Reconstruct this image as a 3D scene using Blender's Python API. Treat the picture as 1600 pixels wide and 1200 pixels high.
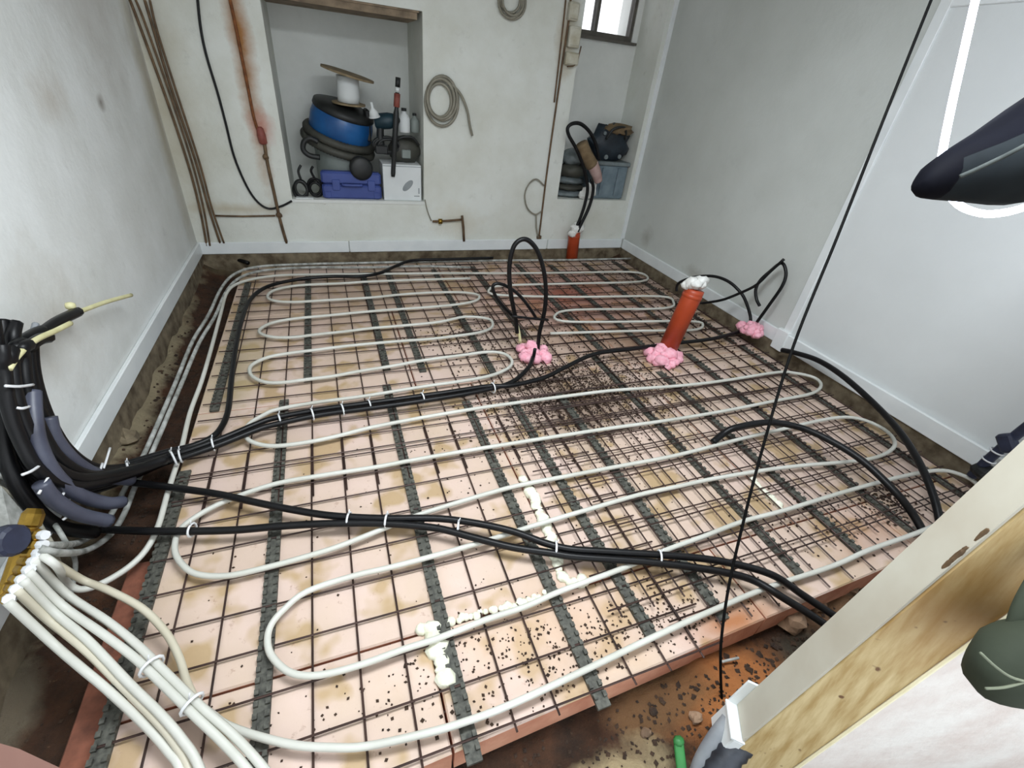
import bpy, math, random
from mathutils import Vector, Matrix, noise
random.seed(7)
for o in list(bpy.data.objects): bpy.data.objects.remove(o)
scene = bpy.context.scene
col = scene.collection

# ------------------------------------------------------------------ camera
F = 711.814                                   # focal length in pixels of a 1600x1200 frame
CAM = Vector((0, 0, 1.2))
R = Matrix(((0.93541212, -0.11374232, 0.33476387),
            (-0.33999413, -0.54913879, 0.76344651),
            (0.09699565, -0.82795487, -0.5523428)))
cd = bpy.data.cameras.new('camera'); cam = bpy.data.objects.new('camera', cd); col.objects.link(cam)
cd.sensor_width = 36; cd.lens = 36 * F / 1600; cd.clip_start = .02
M3 = Matrix((R.col[0], -R.col[1], -R.col[2])).transposed()
cam.matrix_world = Matrix.Translation(CAM) @ M3.to_4x4()
scene.camera = cam

# ------------------------------------------------------------------ world, lights, exposure
w = bpy.data.worlds.new('daylight'); scene.world = w; w.use_nodes = True
bg = w.node_tree.nodes['Background']; bg.inputs[0].default_value = (.90, .95, 1, 1); bg.inputs[1].default_value = 1.25
def area(name, loc, rot, sx, sy, e, c=(1, 1, 1)):
    l = bpy.data.lights.new(name, 'AREA'); l.shape = 'RECTANGLE'; l.size = sx; l.size_y = sy; l.energy = e; l.color = c
    o = bpy.data.objects.new(name, l); o.location = loc; o.rotation_euler = rot; col.objects.link(o); return o
CEIL = 2.15
area('ceiling_panel_light', (.55, .75, CEIL - .055), (0, 0, 0), 1.15, .55, 31, (.90, .96, 1))
scene.view_settings.view_transform = 'Standard'; scene.view_settings.look = 'None'
scene.view_settings.gamma = 1; scene.view_settings.exposure = 0.55
scene.view_settings.use_curve_mapping = False

# ------------------------------------------------------------------ pixel -> place helpers (measured from the photo)
def ray(x, y): return R @ Vector((x - 800, y - 600, F))
def A(px, py, x=None, y=None, z=None, d=None):
    r = ray(px, py)
    if d is not None: t = d / F
    elif z is not None: t = (z - CAM.z) / r.z
    elif y is not None: t = (y - CAM.y) / r.y
    else: t = (x - CAM.x) / r.x
    return CAM + r * t
def G(pts, z=-.029): return [A(p[0], p[1], z=(p[2] if len(p) > 2 else z)) for p in pts]
def Y(pts, y): return [A(p[0], p[1], y=(p[2] if len(p) > 2 else y)) for p in pts]
def X(pts, x): return [A(p[0], p[1], x=(p[2] if len(p) > 2 else x)) for p in pts]

# ------------------------------------------------------------------ materials
def lin(c): return tuple(((v / 255) / 12.92 if v / 255 <= .04045 else ((v / 255 + .055) / 1.055) ** 2.4) for v in c) + (1,)
MATS = {}
class N:
    def __init__(s, name):
        s.m = bpy.data.materials.new(name); s.m.use_nodes = True; s.t = s.m.node_tree; s.b = s.t.nodes['Principled BSDF']
        s.geo = s.t.nodes.new('ShaderNodeNewGeometry'); s.tc = s.t.nodes.new('ShaderNodeTexCoord')
    def n(s, t): return s.t.nodes.new(t)
    def l(s, a, b): s.t.links.new(a, b)
    def noise(s, scale, detail=3, rough=.55, vec=None):
        x = s.n('ShaderNodeTexNoise'); x.inputs['Scale'].default_value = scale; x.inputs['Detail'].default_value = detail
        x.inputs['Roughness'].default_value = rough; s.l(vec or s.geo.outputs['Position'], x.inputs['Vector']); return x.outputs['Fac']
    def ramp(s, fac, a, b, ca=(0, 0, 0, 1), cb=(1, 1, 1, 1)):
        x = s.n('ShaderNodeValToRGB'); e = x.color_ramp.elements; e[0].position = a; e[1].position = b; e[0].color = ca; e[1].color = cb
        s.l(fac, x.inputs[0]); return x.outputs[0]
    def mix(s, fac, a, b):
        x = s.n('ShaderNodeMix'); x.data_type = 'RGBA'
        for v, i in ((fac, 0), (a, 6), (b, 7)):
            if isinstance(v, (tuple, list)): x.inputs[i].default_value = v
            elif isinstance(v, (int, float)): x.inputs[i].default_value = v
            else: s.l(v, x.inputs[i])
        return x.outputs[2]
    def math(s, op, a, b=None):
        x = s.n('ShaderNodeMath'); x.operation = op
        for v, i in ((a, 0), (b, 1)):
            if v is None: continue
            if isinstance(v, (int, float)): x.inputs[i].default_value = v
            else: s.l(v, x.inputs[i])
        return x.outputs[0]
    def blob(s, c, size, amp=.5, scale=6):
        """soft mask: 1 at c falling to 0 on an ellipsoid of half sizes, broken up by noise"""
        a = s.n('ShaderNodeVectorMath'); a.operation = 'SUBTRACT'; s.l(s.geo.outputs['Position'], a.inputs[0]); a.inputs[1].default_value = c
        b = s.n('ShaderNodeVectorMath'); b.operation = 'DIVIDE'; s.l(a.outputs[0], b.inputs[0]); b.inputs[1].default_value = size
        d = s.n('ShaderNodeVectorMath'); d.operation = 'LENGTH'; s.l(b.outputs[0], d.inputs[0])
        v = s.math('SUBTRACT', 1.0, d.outputs['Value'])
        nz = s.math('MULTIPLY', s.math('SUBTRACT', s.noise(scale, 5, .65), .5), amp * 2.5)
        x = s.math('ADD', v, nz); cl = s.n('ShaderNodeClamp'); s.l(x, cl.inputs[0]); return cl.outputs[0]
    def bump(s, h, strength=.3, dist=.01):
        x = s.n('ShaderNodeBump'); x.inputs['Strength'].default_value = strength; x.inputs['Distance'].default_value = dist
        s.l(h, x.inputs['Height']); s.l(x.outputs[0], s.b.inputs['Normal'])
    def done(s, colr, rough=.7, metal=0):
        if isinstance(colr, tuple): s.b.inputs['Base Color'].default_value = colr
        else: s.l(colr, s.b.inputs['Base Color'])
        s.b.inputs['Roughness'].default_value = rough; s.b.inputs['Metallic'].default_value = metal
        MATS[s.m.name] = s.m; return s.m
def simple(name, c1, c2=None, scale=12, rough=.6, metal=0, bump=0, bscale=60):
    k = N(name); c2 = c2 or tuple(int(v * .8) for v in c1)
    c = k.mix(k.ramp(k.noise(scale, 4), .35, .68), lin(c1), lin(c2))
    if bump: k.bump(k.noise(bscale, 3), bump, .004)
    return k.done(c, rough, metal)
def emit(name, c, s):
    k = N(name); k.b.inputs['Emission Color'].default_value = lin(c); k.b.inputs['Emission Strength'].default_value = s
    return k.done(lin(c), .5)

def plaster(name, base, dirty, scale, amt, stains=()):
    k = N(name)
    c = k.mix(k.ramp(k.noise(scale, 6, .62), .38, .72), lin(base), lin(dirty))
    c = k.mix(k.math('MULTIPLY', k.ramp(k.noise(scale * 6, 5, .7), .60, .78), amt), c, lin(tuple(int(v * .78) for v in dirty)))
    for cen, size, scol, op, am in stains:
        c = k.mix(k.math('MULTIPLY', k.blob(cen, size, am), op), c, lin(scol))
    k.bump(k.noise(scale * 5, 6, .6), .25, .02)
    return k.done(c, .82)
plaster('plaster_left', (232, 235, 234), (212, 214, 210), 1.8, .3,
        [((-.86, 3.55, .9), (.3, .16, 1.2), (176, 166, 138), .75, .35), ((-.86, 3.0, 1.5), (.3, .6, .6), (176, 168, 160), .6, .4),
         ((-.86, 2.3, 1.0), (.3, .16, .12), (190, 182, 170), .6, .7), ((-.86, 1.75, .42), (.3, .3, .25), (186, 180, 168), .5, .7),
         ((-.86, 2.75, .95), (.3, .05, .04), (110, 98, 84), .8, .5)])
plaster('plaster_back', (226, 229, 223), (208, 209, 198), 2.2, .35,
        [((-.36, 3.6, 1.2), (.075, .3, .85), (160, 104, 36), .95, .5), ((-.33, 3.6, .8), (.09, .3, .12), (190, 110, 90), .75, .5),
         ((-.82, 3.6, .9), (.2, .3, 1.0), (176, 164, 132), .6, .35), ((-.55, 3.6, .3), (.35, .3, .05), (170, 150, 110), .6, .5),
         ((.95, 3.6, .22), (.25, .3, .16), (196, 182, 150), .5, .5), ((1.7, 3.6, 1.5), (.1, .3, .3), (176, 160, 128), .8, .5)])
plaster('plaster_recess', (228, 230, 226), (212, 215, 210), 2.0, .15)
plaster('plaster_right', (206, 210, 206), (192, 196, 191), 1.2, .12,
        [((2.54, 2.6, .12), (.3, .14, .06), (150, 146, 134), .5, .9), ((2.54, 3.3, .2), (.3, .1, .1), (140, 136, 124), .5, .9)])
plaster('plaster_board', (220, 224, 224), (210, 214, 214), .9, .05)
plaster('pink_plaster', (238, 234, 228), (220, 206, 198), 7, .2)
simple('white_gloss', (234, 238, 238), (222, 227, 228), 5, .35)
simple('concrete', (134, 122, 100), (78, 66, 50), 14, .95, 0, .6, 40)
simple('ceiling_paint', (225, 226, 224), (212, 213, 210), 2, .9)

# soil with sand and mortar patches
k = N('soil')
c = k.mix(k.ramp(k.noise(9, 6, .7), .35, .7), lin((46, 31, 20)), lin((84, 54, 34)))
c = k.mix(k.ramp(k.noise(70, 3, .7), .66, .78), c, lin((120, 92, 66)))
for cen, size, sc, op, am in [((.93, .27, -.15), (.30, .17, .4), (176, 112, 62), 1, .35), ((.70, .34, -.15), (.2, .10, .4), (120, 88, 56), .8, .4), ((.46, .20, -.15), (.24, .12, .4), (176, 158, 122), .95, .4),
                              ((1.6, .36, -.15), (.45, .16, .4), (128, 96, 68), .8, .5), ((1.22, .30, -.15), (.16, .10, .4), (62, 56, 44), .85, .3),
                              ((-.87, 2.2, -.15), (.09, 1.5, .4), (158, 146, 118), .9, .6), ((2.56, 1.6, -.1), (.13, 1.7, .4), (150, 134, 104), .9, .3),
                              ((.8, 3.62, -.1), (2.2, .14, .4), (120, 112, 84), .85, .4), ((-.84, .80, -.15), (.08, .14, .4), (120, 110, 92), .8, .4),
                              ((.5, 3.6, -.1), (.5, .1, .3), (88, 104, 78), .6, .4)]:
    c = k.mix(k.math('MULTIPLY', k.ramp(k.blob(cen, size, am), .1, .5), op), c, lin(sc))
k.bump(k.noise(45, 6, .7), .9, .02)
k.done(c, .97)

# foil-faced pinkish insulation board
k = N('insulation')
c = k.mix(k.ramp(k.noise(3.5, 4), .35, .7), lin((214, 190, 178)), lin((204, 181, 160)))
c = k.mix(k.math('MULTIPLY', k.ramp(k.noise(9, 2, .4), .53, .64), .8), c, lin((176, 148, 104)))
c = k.mix(k.math('MULTIPLY', k.ramp(k.noise(38, 4, .7), .62, .72), .5), c, lin((150, 112, 92)))
for cen, size, sc, op, am in [((1.05, 1.55, -.06), (.55, .36, 1), (98, 78, 60), .9, .45), ((1.55, 2.75, -.06), (.95, .85, 1), (150, 82, 66), .95, .3),  # the larger patch tints the back right boards reddish brown
                              ((.2, 2.9, -.06), (1.1, .8, 1), (172, 146, 124), .7, .4), ((.98, .42, -.06), (.24, .07, 1), (176, 112, 66), .95, .35),
                              ((.5, .55, -.06), (.5, .2, 1), (198, 164, 134), .6, .5), ((1.75, .55, -.06), (.3, .14, 1), (196, 150, 118), .6, .6),
                              ((2.3, 2.9, -.06), (.35, .8, 1), (120, 94, 74), .7, .4), ((-.5, 2.1, -.06), (.2, .5, 1), (186, 170, 130), .7, .4),
                              ((1.7, 2.0, -.06), (.9, .35, 1), (146, 116, 92), .85, .45)]:
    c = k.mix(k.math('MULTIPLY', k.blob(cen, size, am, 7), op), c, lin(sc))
k.bump(k.noise(14, 4), .3, .008)
k.done(c, .6)
simple('board_edge', (214, 158, 130), (188, 124, 98), 9, .9, 0, .5, 60)
simple('offcut_brown', (142, 88, 68), (96, 58, 44), 16, .9, 0, .5, 60)
simple('rail_plastic', (92, 92, 84), (50, 50, 45), 70, .7)
simple('wire_steel', (74, 54, 48), (46, 32, 28), 10, .55, .3)
simple('pipe_white', (210, 210, 202), (190, 190, 180), 4, .45)
simple('pipe_cream', (208, 202, 184), (188, 180, 158), 4, .45)
simple('pipe_grey', (190, 192, 188), (120, 122, 116), 26, .5)
simple('cable_black', (18, 18, 20), (10, 10, 12), 8, .38)
simple('conduit_slate', (84, 88, 104), (56, 58, 72), 6, .42)
simple('duct_dark', (52, 56, 64), (30, 33, 40), 30, .5)
simple('conduit_grey', (150, 154, 158), (110, 114, 120), 8, .5)
simple('bead_cream', (250, 244, 214), (240, 232, 196), 10, .5)
simple('core_yellow', (226, 222, 176), (206, 200, 150), 14, .5)
simple('tie_white', (232, 234, 236), (214, 216, 218), 5, .4)
simple('foam_pink', (250, 190, 204), (238, 160, 178), 40, .9, 0, .8, 90)
simple('foam_white', (244, 244, 226), (230, 230, 206), 30, .85, 0, .7, 70)
simple('drain_orange', (178, 70, 34), (150, 54, 26), 6, .4)
simple('cloth_white', (236, 236, 232), (206, 206, 200), 20, .9, 0, .6, 60)
simple('brass', (176, 142, 66), (122, 96, 36), 20, .3, .9)
simple('rust', (138, 84, 44), (96, 56, 30), 30, .85, 0, .6, 80)
simple('copper_dull', (120, 96, 70), (84, 66, 48), 18, .6, .3)
simple('cable_grey', (150, 146, 132), (120, 116, 102), 10, .6)
simple('pvc_box', (206, 204, 190), (176, 168, 144), 14, .6)
simple('red_cap', (150, 82, 70), (120, 60, 52), 14, .6)
simple('lintel_wood', (150, 132, 110), (104, 90, 74), 12, .85)
simple('blue_plastic', (30, 96, 158), (20, 70, 124), 6, .35)
simple('case_blue', (66, 84, 150), (50, 64, 124), 5, .5)
simple('grey_plastic', (138, 146, 142), (120, 128, 124), 5, .5)
simple('hose_grey', (78, 78, 70), (58, 58, 52), 8, .6)
simple('dark_plastic', (34, 36, 36), (22, 24, 24), 8, .5)
simple('teal_plastic', (30, 62, 74), (20, 44, 54), 8, .5)
simple('card_white', (224, 228, 228), (212, 216, 216), 4, .7)
simple('ink_grey', (150, 156, 158), (130, 136, 138), 10, .7)
simple('ply', (150, 134, 104), (120, 104, 78), 14, .8)
simple('bag_navy', (36, 48, 58), (22, 30, 38), 14, .55, 0, .5, 40)
simple('sheet_grey', (128, 138, 140), (92, 100, 102), 12, .4, 0, .6, 30)
simple('crate_clear', (126, 142, 150), (100, 116, 126), 10, .35)
simple('lagging_brown', (132, 112, 84), (104, 86, 62), 16, .9)
simple('lagging_pink', (188, 160, 154), (160, 130, 124), 16, .9)
simple('frame_grey', (96, 92, 84), (76, 72, 66), 10, .6)
simple('crumb', (72, 54, 40), (42, 31, 24), 30, .95)
simple('stone', (150, 122, 98), (104, 84, 66), 12, .9, 0, .5, 40)
simple('stone_blue', (112, 132, 156), (84, 100, 122), 12, .8)
simple('green_plastic', (54, 130, 66), (34, 96, 46), 8, .5)
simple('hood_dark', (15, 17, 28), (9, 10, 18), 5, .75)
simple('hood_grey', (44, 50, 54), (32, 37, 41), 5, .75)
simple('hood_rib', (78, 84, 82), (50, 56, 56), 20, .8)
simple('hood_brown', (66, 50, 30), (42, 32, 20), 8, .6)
simple('navy', (44, 50, 72), (28, 32, 50), 18, .5)
simple('bag_green', (62, 68, 56), (48, 54, 44), 6, .75, 0, .2, 30)
simple('bag_seam', (132, 138, 118), (110, 116, 98), 6, .8)
simple('paint_grey', (192, 188, 174), (178, 170, 154), 5, .6)
simple('brown_blur', (150, 112, 100), (128, 92, 82), 3, .8)
simple('string_black', (14, 14, 14), (8, 8, 8), 10, .7)
emit('led_white', (222, 232, 255), 13)
emit('panel_white', (245, 250, 255), 3)
k = N('glass'); k.b.inputs['Transmission Weight'].default_value = 1; k.b.inputs['IOR'].default_value = 1.1; k.done((1, .97, .98, 1), .02)
# pine: grain running along the post
k = N('pine')
sx = k.n('ShaderNodeMapping'); sx.inputs['Scale'].default_value = (14, 14, 1.1); k.l(k.tc.outputs['Object'], sx.inputs['Vector'])
g = k.noise(3.5, 4, .6, sx.outputs[0])
c = k.mix(k.ramp(g, .38, .66), lin((206, 186, 140)), lin((172, 144, 92)))
c = k.mix(k.math('MULTIPLY', k.blob((.98, .10, .52), (.3, .3, .20), .3, 9), .9), c, lin((160, 116, 54)))
c = k.mix(k.math('MULTIPLY', k.blob((1.08, .10, .80), (.3, .3, .10), .4, 9), .7), c, lin((120, 92, 62)))
c = k.mix(k.ramp(k.noise(26, 2), .70, .74), c, lin((110, 78, 50)))
k.bump(g, .2, .004); k.done(c, .6)
M = MATS
for nm, sp in (('hood_dark', .12), ('hood_grey', .15), ('cable_black', .28), ('string_black', .1), ('hood_brown', .15), ('bag_green', .2)):
    M[nm].node_tree.nodes['Principled BSDF'].inputs['Specular IOR Level'].default_value = sp

# ------------------------------------------------------------------ mesh builder
class MB:
    def __init__(s): s.v = []; s.f = []; s.mi = []; s.cur = 0
    def add(s, vs, fs):
        b = len(s.v); s.v += [Vector(p) for p in vs]; s.f += [tuple(i + b for i in f) for f in fs]; s.mi += [s.cur] * len(fs); return s
    def box(s, a, b, bev=0):
        x0, y0, z0 = a; x1, y1, z1 = b
        return s.frame(Vector(((x0 + x1) / 2, (y0 + y1) / 2, (z0 + z1) / 2)), Vector((1, 0, 0)), Vector((0, 1, 0)), Vector((0, 0, 1)), abs(x1 - x0), abs(y1 - y0), abs(z1 - z0), bev)
    def frame(s, c, ux, uy, uz, sx, sy, sz, bev=0):
        """oriented box, optionally with chamfered edges"""
        hx, hy, hz = sx / 2, sy / 2, sz / 2
        if not bev:
            vs = [c + ux * (hx * i) + uy * (hy * j) + uz * (hz * l) for l in (-1, 1) for j in (-1, 1) for i in (-1, 1)]
            return s.add(vs, [(0, 2, 3, 1), (4, 5, 7, 6), (0, 1, 5, 4), (2, 6, 7, 3), (0, 4, 6, 2), (1, 3, 7, 5)])
        rings = []
        for zz, ins in ((-hz, bev), (-hz + bev, 0), (hz - bev, 0), (hz, bev)):
            q = []
            for (i, j) in ((1, 1), (-1, 1), (-1, -1), (1, -1)):
                a_, b_ = hx - ins, hy - ins
                pts = [(i * a_, j * (b_ - bev)), (i * (a_ - bev), j * b_)]
                if i * j < 0: pts.reverse()
                q += pts
            rings.append([c + ux * p[0] + uy * p[1] + uz * zz for p in q])
        vs = [p for r_ in rings for p in r_]; fs = []
        for r_ in range(3):
            for i in range(8):
                j = (i + 1) % 8; fs.append((r_ * 8 + i, r_ * 8 + j, r_ * 8 + 8 + j, r_ * 8 + 8 + i))
        fs.append(tuple(range(7, -1, -1))); fs.append(tuple(range(24, 32)))
        return s.add(vs, fs)
    def tube(s, pts, r, n=8, sub=4, closed=False, flat=1.0, corr=0, corrstep=.008):
        pts = [Vector(p) for p in pts]
        if sub > 1 and len(pts) > 2: pts = smooth(pts, sub, closed)
        if corr: pts = resample(pts, corrstep)
        m = len(pts); rr = r if callable(r) else (lambda t: r)
        T = []
        for i in range(m):
            a = pts[(i - 1) % m] if (closed or i) else pts[i]; b = pts[(i + 1) % m] if (closed or i < m - 1) else pts[i]
            T.append((b - a).normalized() if (b - a).length > 1e-9 else Vector((0, 0, 1)))
        up = Vector((0, 0, 1)) if abs(T[0].z) < .9 else Vector((1, 0, 0))
        nrm = (up - T[0] * up.dot(T[0])).normalized(); vs = []; fs = []
        for i in range(m):
            nrm = (nrm - T[i] * nrm.dot(T[i])).normalized(); bn = T[i].cross(nrm)
            q = rr(i / max(1, m - 1))
            if corr: q *= (1 + corr if i % 2 else 1 - corr)
            for k_ in range(n):
                a = 2 * math.pi * k_ / n
                vs.append(pts[i] + nrm * (math.cos(a) * q * flat) + bn * (math.sin(a) * q))
        for i in range(m if closed else m - 1):
            for k_ in range(n):
                a, b = i * n + k_, i * n + (k_ + 1) % n; c_, d = ((i + 1) % m) * n + (k_ + 1) % n, ((i + 1) % m) * n + k_
                fs.append((a, b, c_, d))
        if not closed: fs.append(tuple(range(n - 1, -1, -1))); fs.append(tuple((m - 1) * n + i for i in range(n)))
        return s.add(vs, fs)
    def lathe(s, prof, c=(0, 0, 0), axis=(0, 0, 1), n=24, sq=1.0):
        ax = Vector(axis).normalized(); u = ax.orthogonal().normalized(); v_ = ax.cross(u); c = Vector(c); vs = []; fs = []
        for (r, h) in prof:
            for i in range(n):
                a = 2 * math.pi * i / n; vs.append(c + ax * h + u * (math.cos(a) * r) + v_ * (math.sin(a) * r * sq))
        for j in range(len(prof) - 1):
            for i in range(n):
                fs.append((j * n + i, j * n + (i + 1) % n, (j + 1) * n + (i + 1) % n, (j + 1) * n + i))
        fs.append(tuple(range(n - 1, -1, -1))); fs.append(tuple((len(prof) - 1) * n + i for i in range(n)))
        return s.add(vs, fs)
    def lump(s, c, rad, amp=.25, scale=3, seg=12, seed=0):
        """noisy rounded lump"""
        c = Vector(c); rad = Vector(rad) if not isinstance(rad, (int, float)) else Vector((rad,) * 3); vs = []; fs = []; rg = seg // 2 + 1
        for j in range(rg + 1):
            th = math.pi * j / rg
            for i in range(seg):
                ph = 2 * math.pi * i / seg
                d = Vector((math.sin(th) * math.cos(ph), math.sin(th) * math.sin(ph), math.cos(th)))
                q = 1 + amp * noise.noise(d * scale + Vector((seed * 7.3, seed * 3.1, seed)))
                vs.append(c + Vector((d.x * rad.x, d.y * rad.y, d.z * rad.z)) * q)
        for j in range(rg):
            for i in range(seg): fs.append((j * seg + i, j * seg + seg + i, j * seg + seg + (i + 1) % seg, j * seg + (i + 1) % seg))
        return s.add(vs, fs)
    def build(s, name, mat, parent=None, smooth_=False, label=None, cat=None, group=None, kind=None):
        vs = s.v; off = Vector((0, 0, 0))
        if parent is None:
            lo = [min(p[i] for p in vs) for i in range(3)]; hi = [max(p[i] for p in vs) for i in range(3)]
            off = Vector(((lo[0] + hi[0]) / 2, (lo[1] + hi[1]) / 2, lo[2]))
        me = bpy.data.meshes.new(name); me.from_pydata([tuple(p - off) for p in vs], [], s.f)
        mats = mat if isinstance(mat, (list, tuple)) else [mat]
        for m_ in mats: me.materials.append(M[m_])
        if len(mats) > 1: me.polygons.foreach_set('material_index', s.mi)
        if smooth_: me.polygons.foreach_set('use_smooth', [True] * len(me.polygons))
        me.update(); o = bpy.data.objects.new(name, me); col.objects.link(o); o.location = off
        if parent is not None:
            o.location = (0, 0, 0); o.parent = parent; o.matrix_parent_inverse = Matrix.Translation(-base(parent))
        tag(o, label, cat, group, kind); return o
def base(o):
    b = Vector(o.location)
    if o.parent: b = base(o.parent) + Vector(o.matrix_parent_inverse.translation) + b
    return b
def tag(o, label=None, cat=None, group=None, kind=None):
    for k_, v_ in (('label', label), ('category', cat), ('group', group), ('kind', kind)):
        if v_: o[k_] = v_
    return o
def thing(name, loc, label, cat, group=None, kind=None):
    o = bpy.data.objects.new(name, None); o.location = loc; o.empty_display_size = .05; col.objects.link(o); return tag(o, label, cat, group, kind)
def smooth(p, sub, closed=False):
    out = []; m = len(p)
    for i in range(m if closed else m - 1):
        if closed: a, b, c_, d = p[(i - 1) % m], p[i], p[(i + 1) % m], p[(i + 2) % m]
        else: a, b, c_, d = p[max(i - 1, 0)], p[i], p[i + 1], p[min(i + 2, m - 1)]
        for j in range(sub):
            t = j / sub
            out.append(.5 * ((2 * b) + (c_ - a) * t + (2 * a - 5 * b + 4 * c_ - d) * t * t + (3 * b - a - 3 * c_ + d) * t ** 3))
    if not closed: out.append(p[-1])
    return out
def resample(p, step):
    out = [p[0]]; acc = 0
    for a, b in zip(p, p[1:]):
        L = (b - a).length; t = step - acc
        while t <= L: out.append(a.lerp(b, t / L)); t += step
        acc = (acc + L) % step
    return out
def cable(name, pts, r, mat, label, cat, group=None, parent=None, n=8, sub=5, **kw):
    return MB().tube(pts, r, n, sub, **kw).build(name, mat, parent, True, label, cat, group)
def ring_tie(p, d, r, parent, mat='tie_white', wid=.0035):
    """a zip tie: flat band around a bundle at p with direction d, plus its tail"""
    d = Vector(d).normalized(); u = d.orthogonal().normalized(); v_ = d.cross(u)
    mb = MB().tube([p + u * (math.cos(a) * r) + v_ * (math.sin(a) * r) for a in [2 * math.pi * i / 12 for i in range(12)]], wid, 5, 1, True)
    mb.tube([p + Vector((0, 0, r)), p + Vector((.006, .002, r + .018))], .0018, 4, 1)
    return mb.build('cable_tie', mat, parent, True, 'white cable tie')

# ================================================================== THE ROOM
XL, XR, YB = -.857, 2.54, 3.62
ZB = -.32
MB().box((XL - .15, -1.2, ZB), (XL, 4.2, CEIL)).build('wall_left', 'plaster_left', kind='structure', label='rough white plastered wall on the left')
mb = MB()
for a, b in [((XL - .15, YB, ZB), (-.222, 4.35, CEIL)), ((.69, YB, ZB), (1.80, 4.35, CEIL)), ((-.222, YB, ZB), (.69, 4.35, .37)), ((-.222, YB, 1.50), (.69, 4.35, CEIL)),
             ((1.80, YB, ZB), (2.47, 4.2, .415)), ((2.47, YB, ZB), (2.70, 4.2, CEIL))]: mb.box(a, b)
wb = mb.build('wall_back', 'plaster_back', kind='structure', label='stained off-white back wall with two recesses')
MB().box((-.222, 4.20, .37), (.69, 4.35, 1.5)).build('recess_back', 'plaster_recess', wb)
mb = MB()
for a, b in [((1.80, 3.95, .415), (2.47, 4.2, 1.535)), ((1.80, 3.95, 1.535), (1.93, 4.2, CEIL)), ((2.42, 3.95, 1.535), (2.47, 4.2, CEIL))]: mb.box(a, b)
mb.build('recess_back', 'plaster_recess', wb)
MB().box((-.215, YB + .02, 1.455), (.66, 4.0, 1.50)).box((-.215, YB + .01, 1.49), (.67, YB + .05, 1.53)).build('lintel_board', 'lintel_wood', wb, label='brown timber lintel board')
MB().box((-.235, YB - .006, .352), (.70, YB + .06, .372)).build('sill', 'plaster_recess', wb)
# right wall: two plastered panels with a cover strip
MB().box((XR, 1.72, ZB), (XR + .15, 3.95, CEIL)).build('wall_right', 'plaster_right', kind='structure', label='grey-white wall on the right, far panel')
MB().box((XR - .006, -1.2, ZB), (XR + .15, 1.72, 1.655)).build('wall_right', 'plaster_board', kind='structure', label='smooth pale boarded wall on the right, near panel')
MB().box((XR + .03, -1.2, 1.655), (XR + .15, 1.72, CEIL)).build('wall_right', 'plaster_board', kind='structure', label='set-back strip of right wall above the boards')
MB().box((XR - .016, 1.695, .08), (XR + .001, 1.745, 1.66), .003).build('trim_1', 'white_gloss', kind='structure', label='white vertical cover strip on the right wall')
MB().box((XR - .014, -1.2, 1.63), (XR + .04, 1.70, 1.66), .003).build('trim_2', 'white_gloss', kind='structure', label='white ledge along top of the right boards')
MB().box((XR - .035, YB - .012, .08), (XR + .002, YB + .004, CEIL), .003).build('trim_3', 'white_gloss', kind='structure', label='white corner strip where right wall meets the recess')
MB().box((XL - .15, -1.2, CEIL), (XR + .15, 4.35, CEIL + .1)).build('ceiling', 'ceiling_paint', kind='structure')
# baseboards, one board each length
def baseboard(name, boards, label):
    t = thing(name, boards[0][0], label, None, kind='structure'); t['kind'] = 'structure'
    for a, b in boards:
        mb = MB().box(a, b, .004); mb.build('board', 'white_gloss', t)
baseboard('baseboard_back', [((XL, YB - .018, 0), (.118, YB - .001, .082)), ((.122, YB - .020, 0), (1.755, YB - .001, .086)), ((1.765, YB - .016, 0), (XR - .02, YB - .001, .082))], 'white skirting board along the back wall')
baseboard('baseboard_left', [((XL + .001, .9, 0), (XL + .019, YB - .02, .085)), ((XL + .001, -1.0, 0), (XL + .019, .897, .085))], 'white skirting board along the left wall')
baseboard('baseboard_right', [((XR - .018, 1.765, 0), (XR - .001, YB - .02, .085)), ((XR - .026, -1.0, -.004), (XR - .007, 1.70, .088)), ((XR - .034, 1.69, -.03), (XR - .001, 1.772, .10))], 'white skirting boards along the right wall')
# rough footing below the skirting
MB().box((XL, -1.0, ZB), (XL + .006, YB, 0)).box((XL, YB - .006, ZB), (XR, YB, 0)).box((XR - .012, -1.0, ZB), (XR - .007, YB, 0)).build('trim_4', 'concrete', kind='structure', label='rough footing below the skirting boards')
# window in the far recess
wn = thing('window_1', (2.18, 4.0, 1.54), 'small grey-framed window high in the far recess', None, kind='structure')
MB().box((1.93, 3.96, 1.535), (2.42, 4.02, 1.575)).box((1.93, 3.96, CEIL - .04), (2.42, 4.02, CEIL)).box((1.93, 3.96, 1.575), (1.95, 4.02, CEIL - .04)).box((2.395, 3.96, 1.575), (2.42, 4.02, CEIL - .04)).build('window_frame', 'frame_grey', wn)
MB().box((2.075, 3.955, 1.575), (2.10, 4.02, CEIL - .04)).build('mullion', 'frame_grey', wn)
MB().box((1.92, 3.90, 1.520), (2.44, 3.99, 1.537)).build('sill', 'frame_grey', wn)
for a, b in ((1.95, 2.075), (2.10, 2.395)): MB().box((a, 3.99, 1.575), (b, 3.996, CEIL - .04)).build('pane', 'glass', wn)

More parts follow.
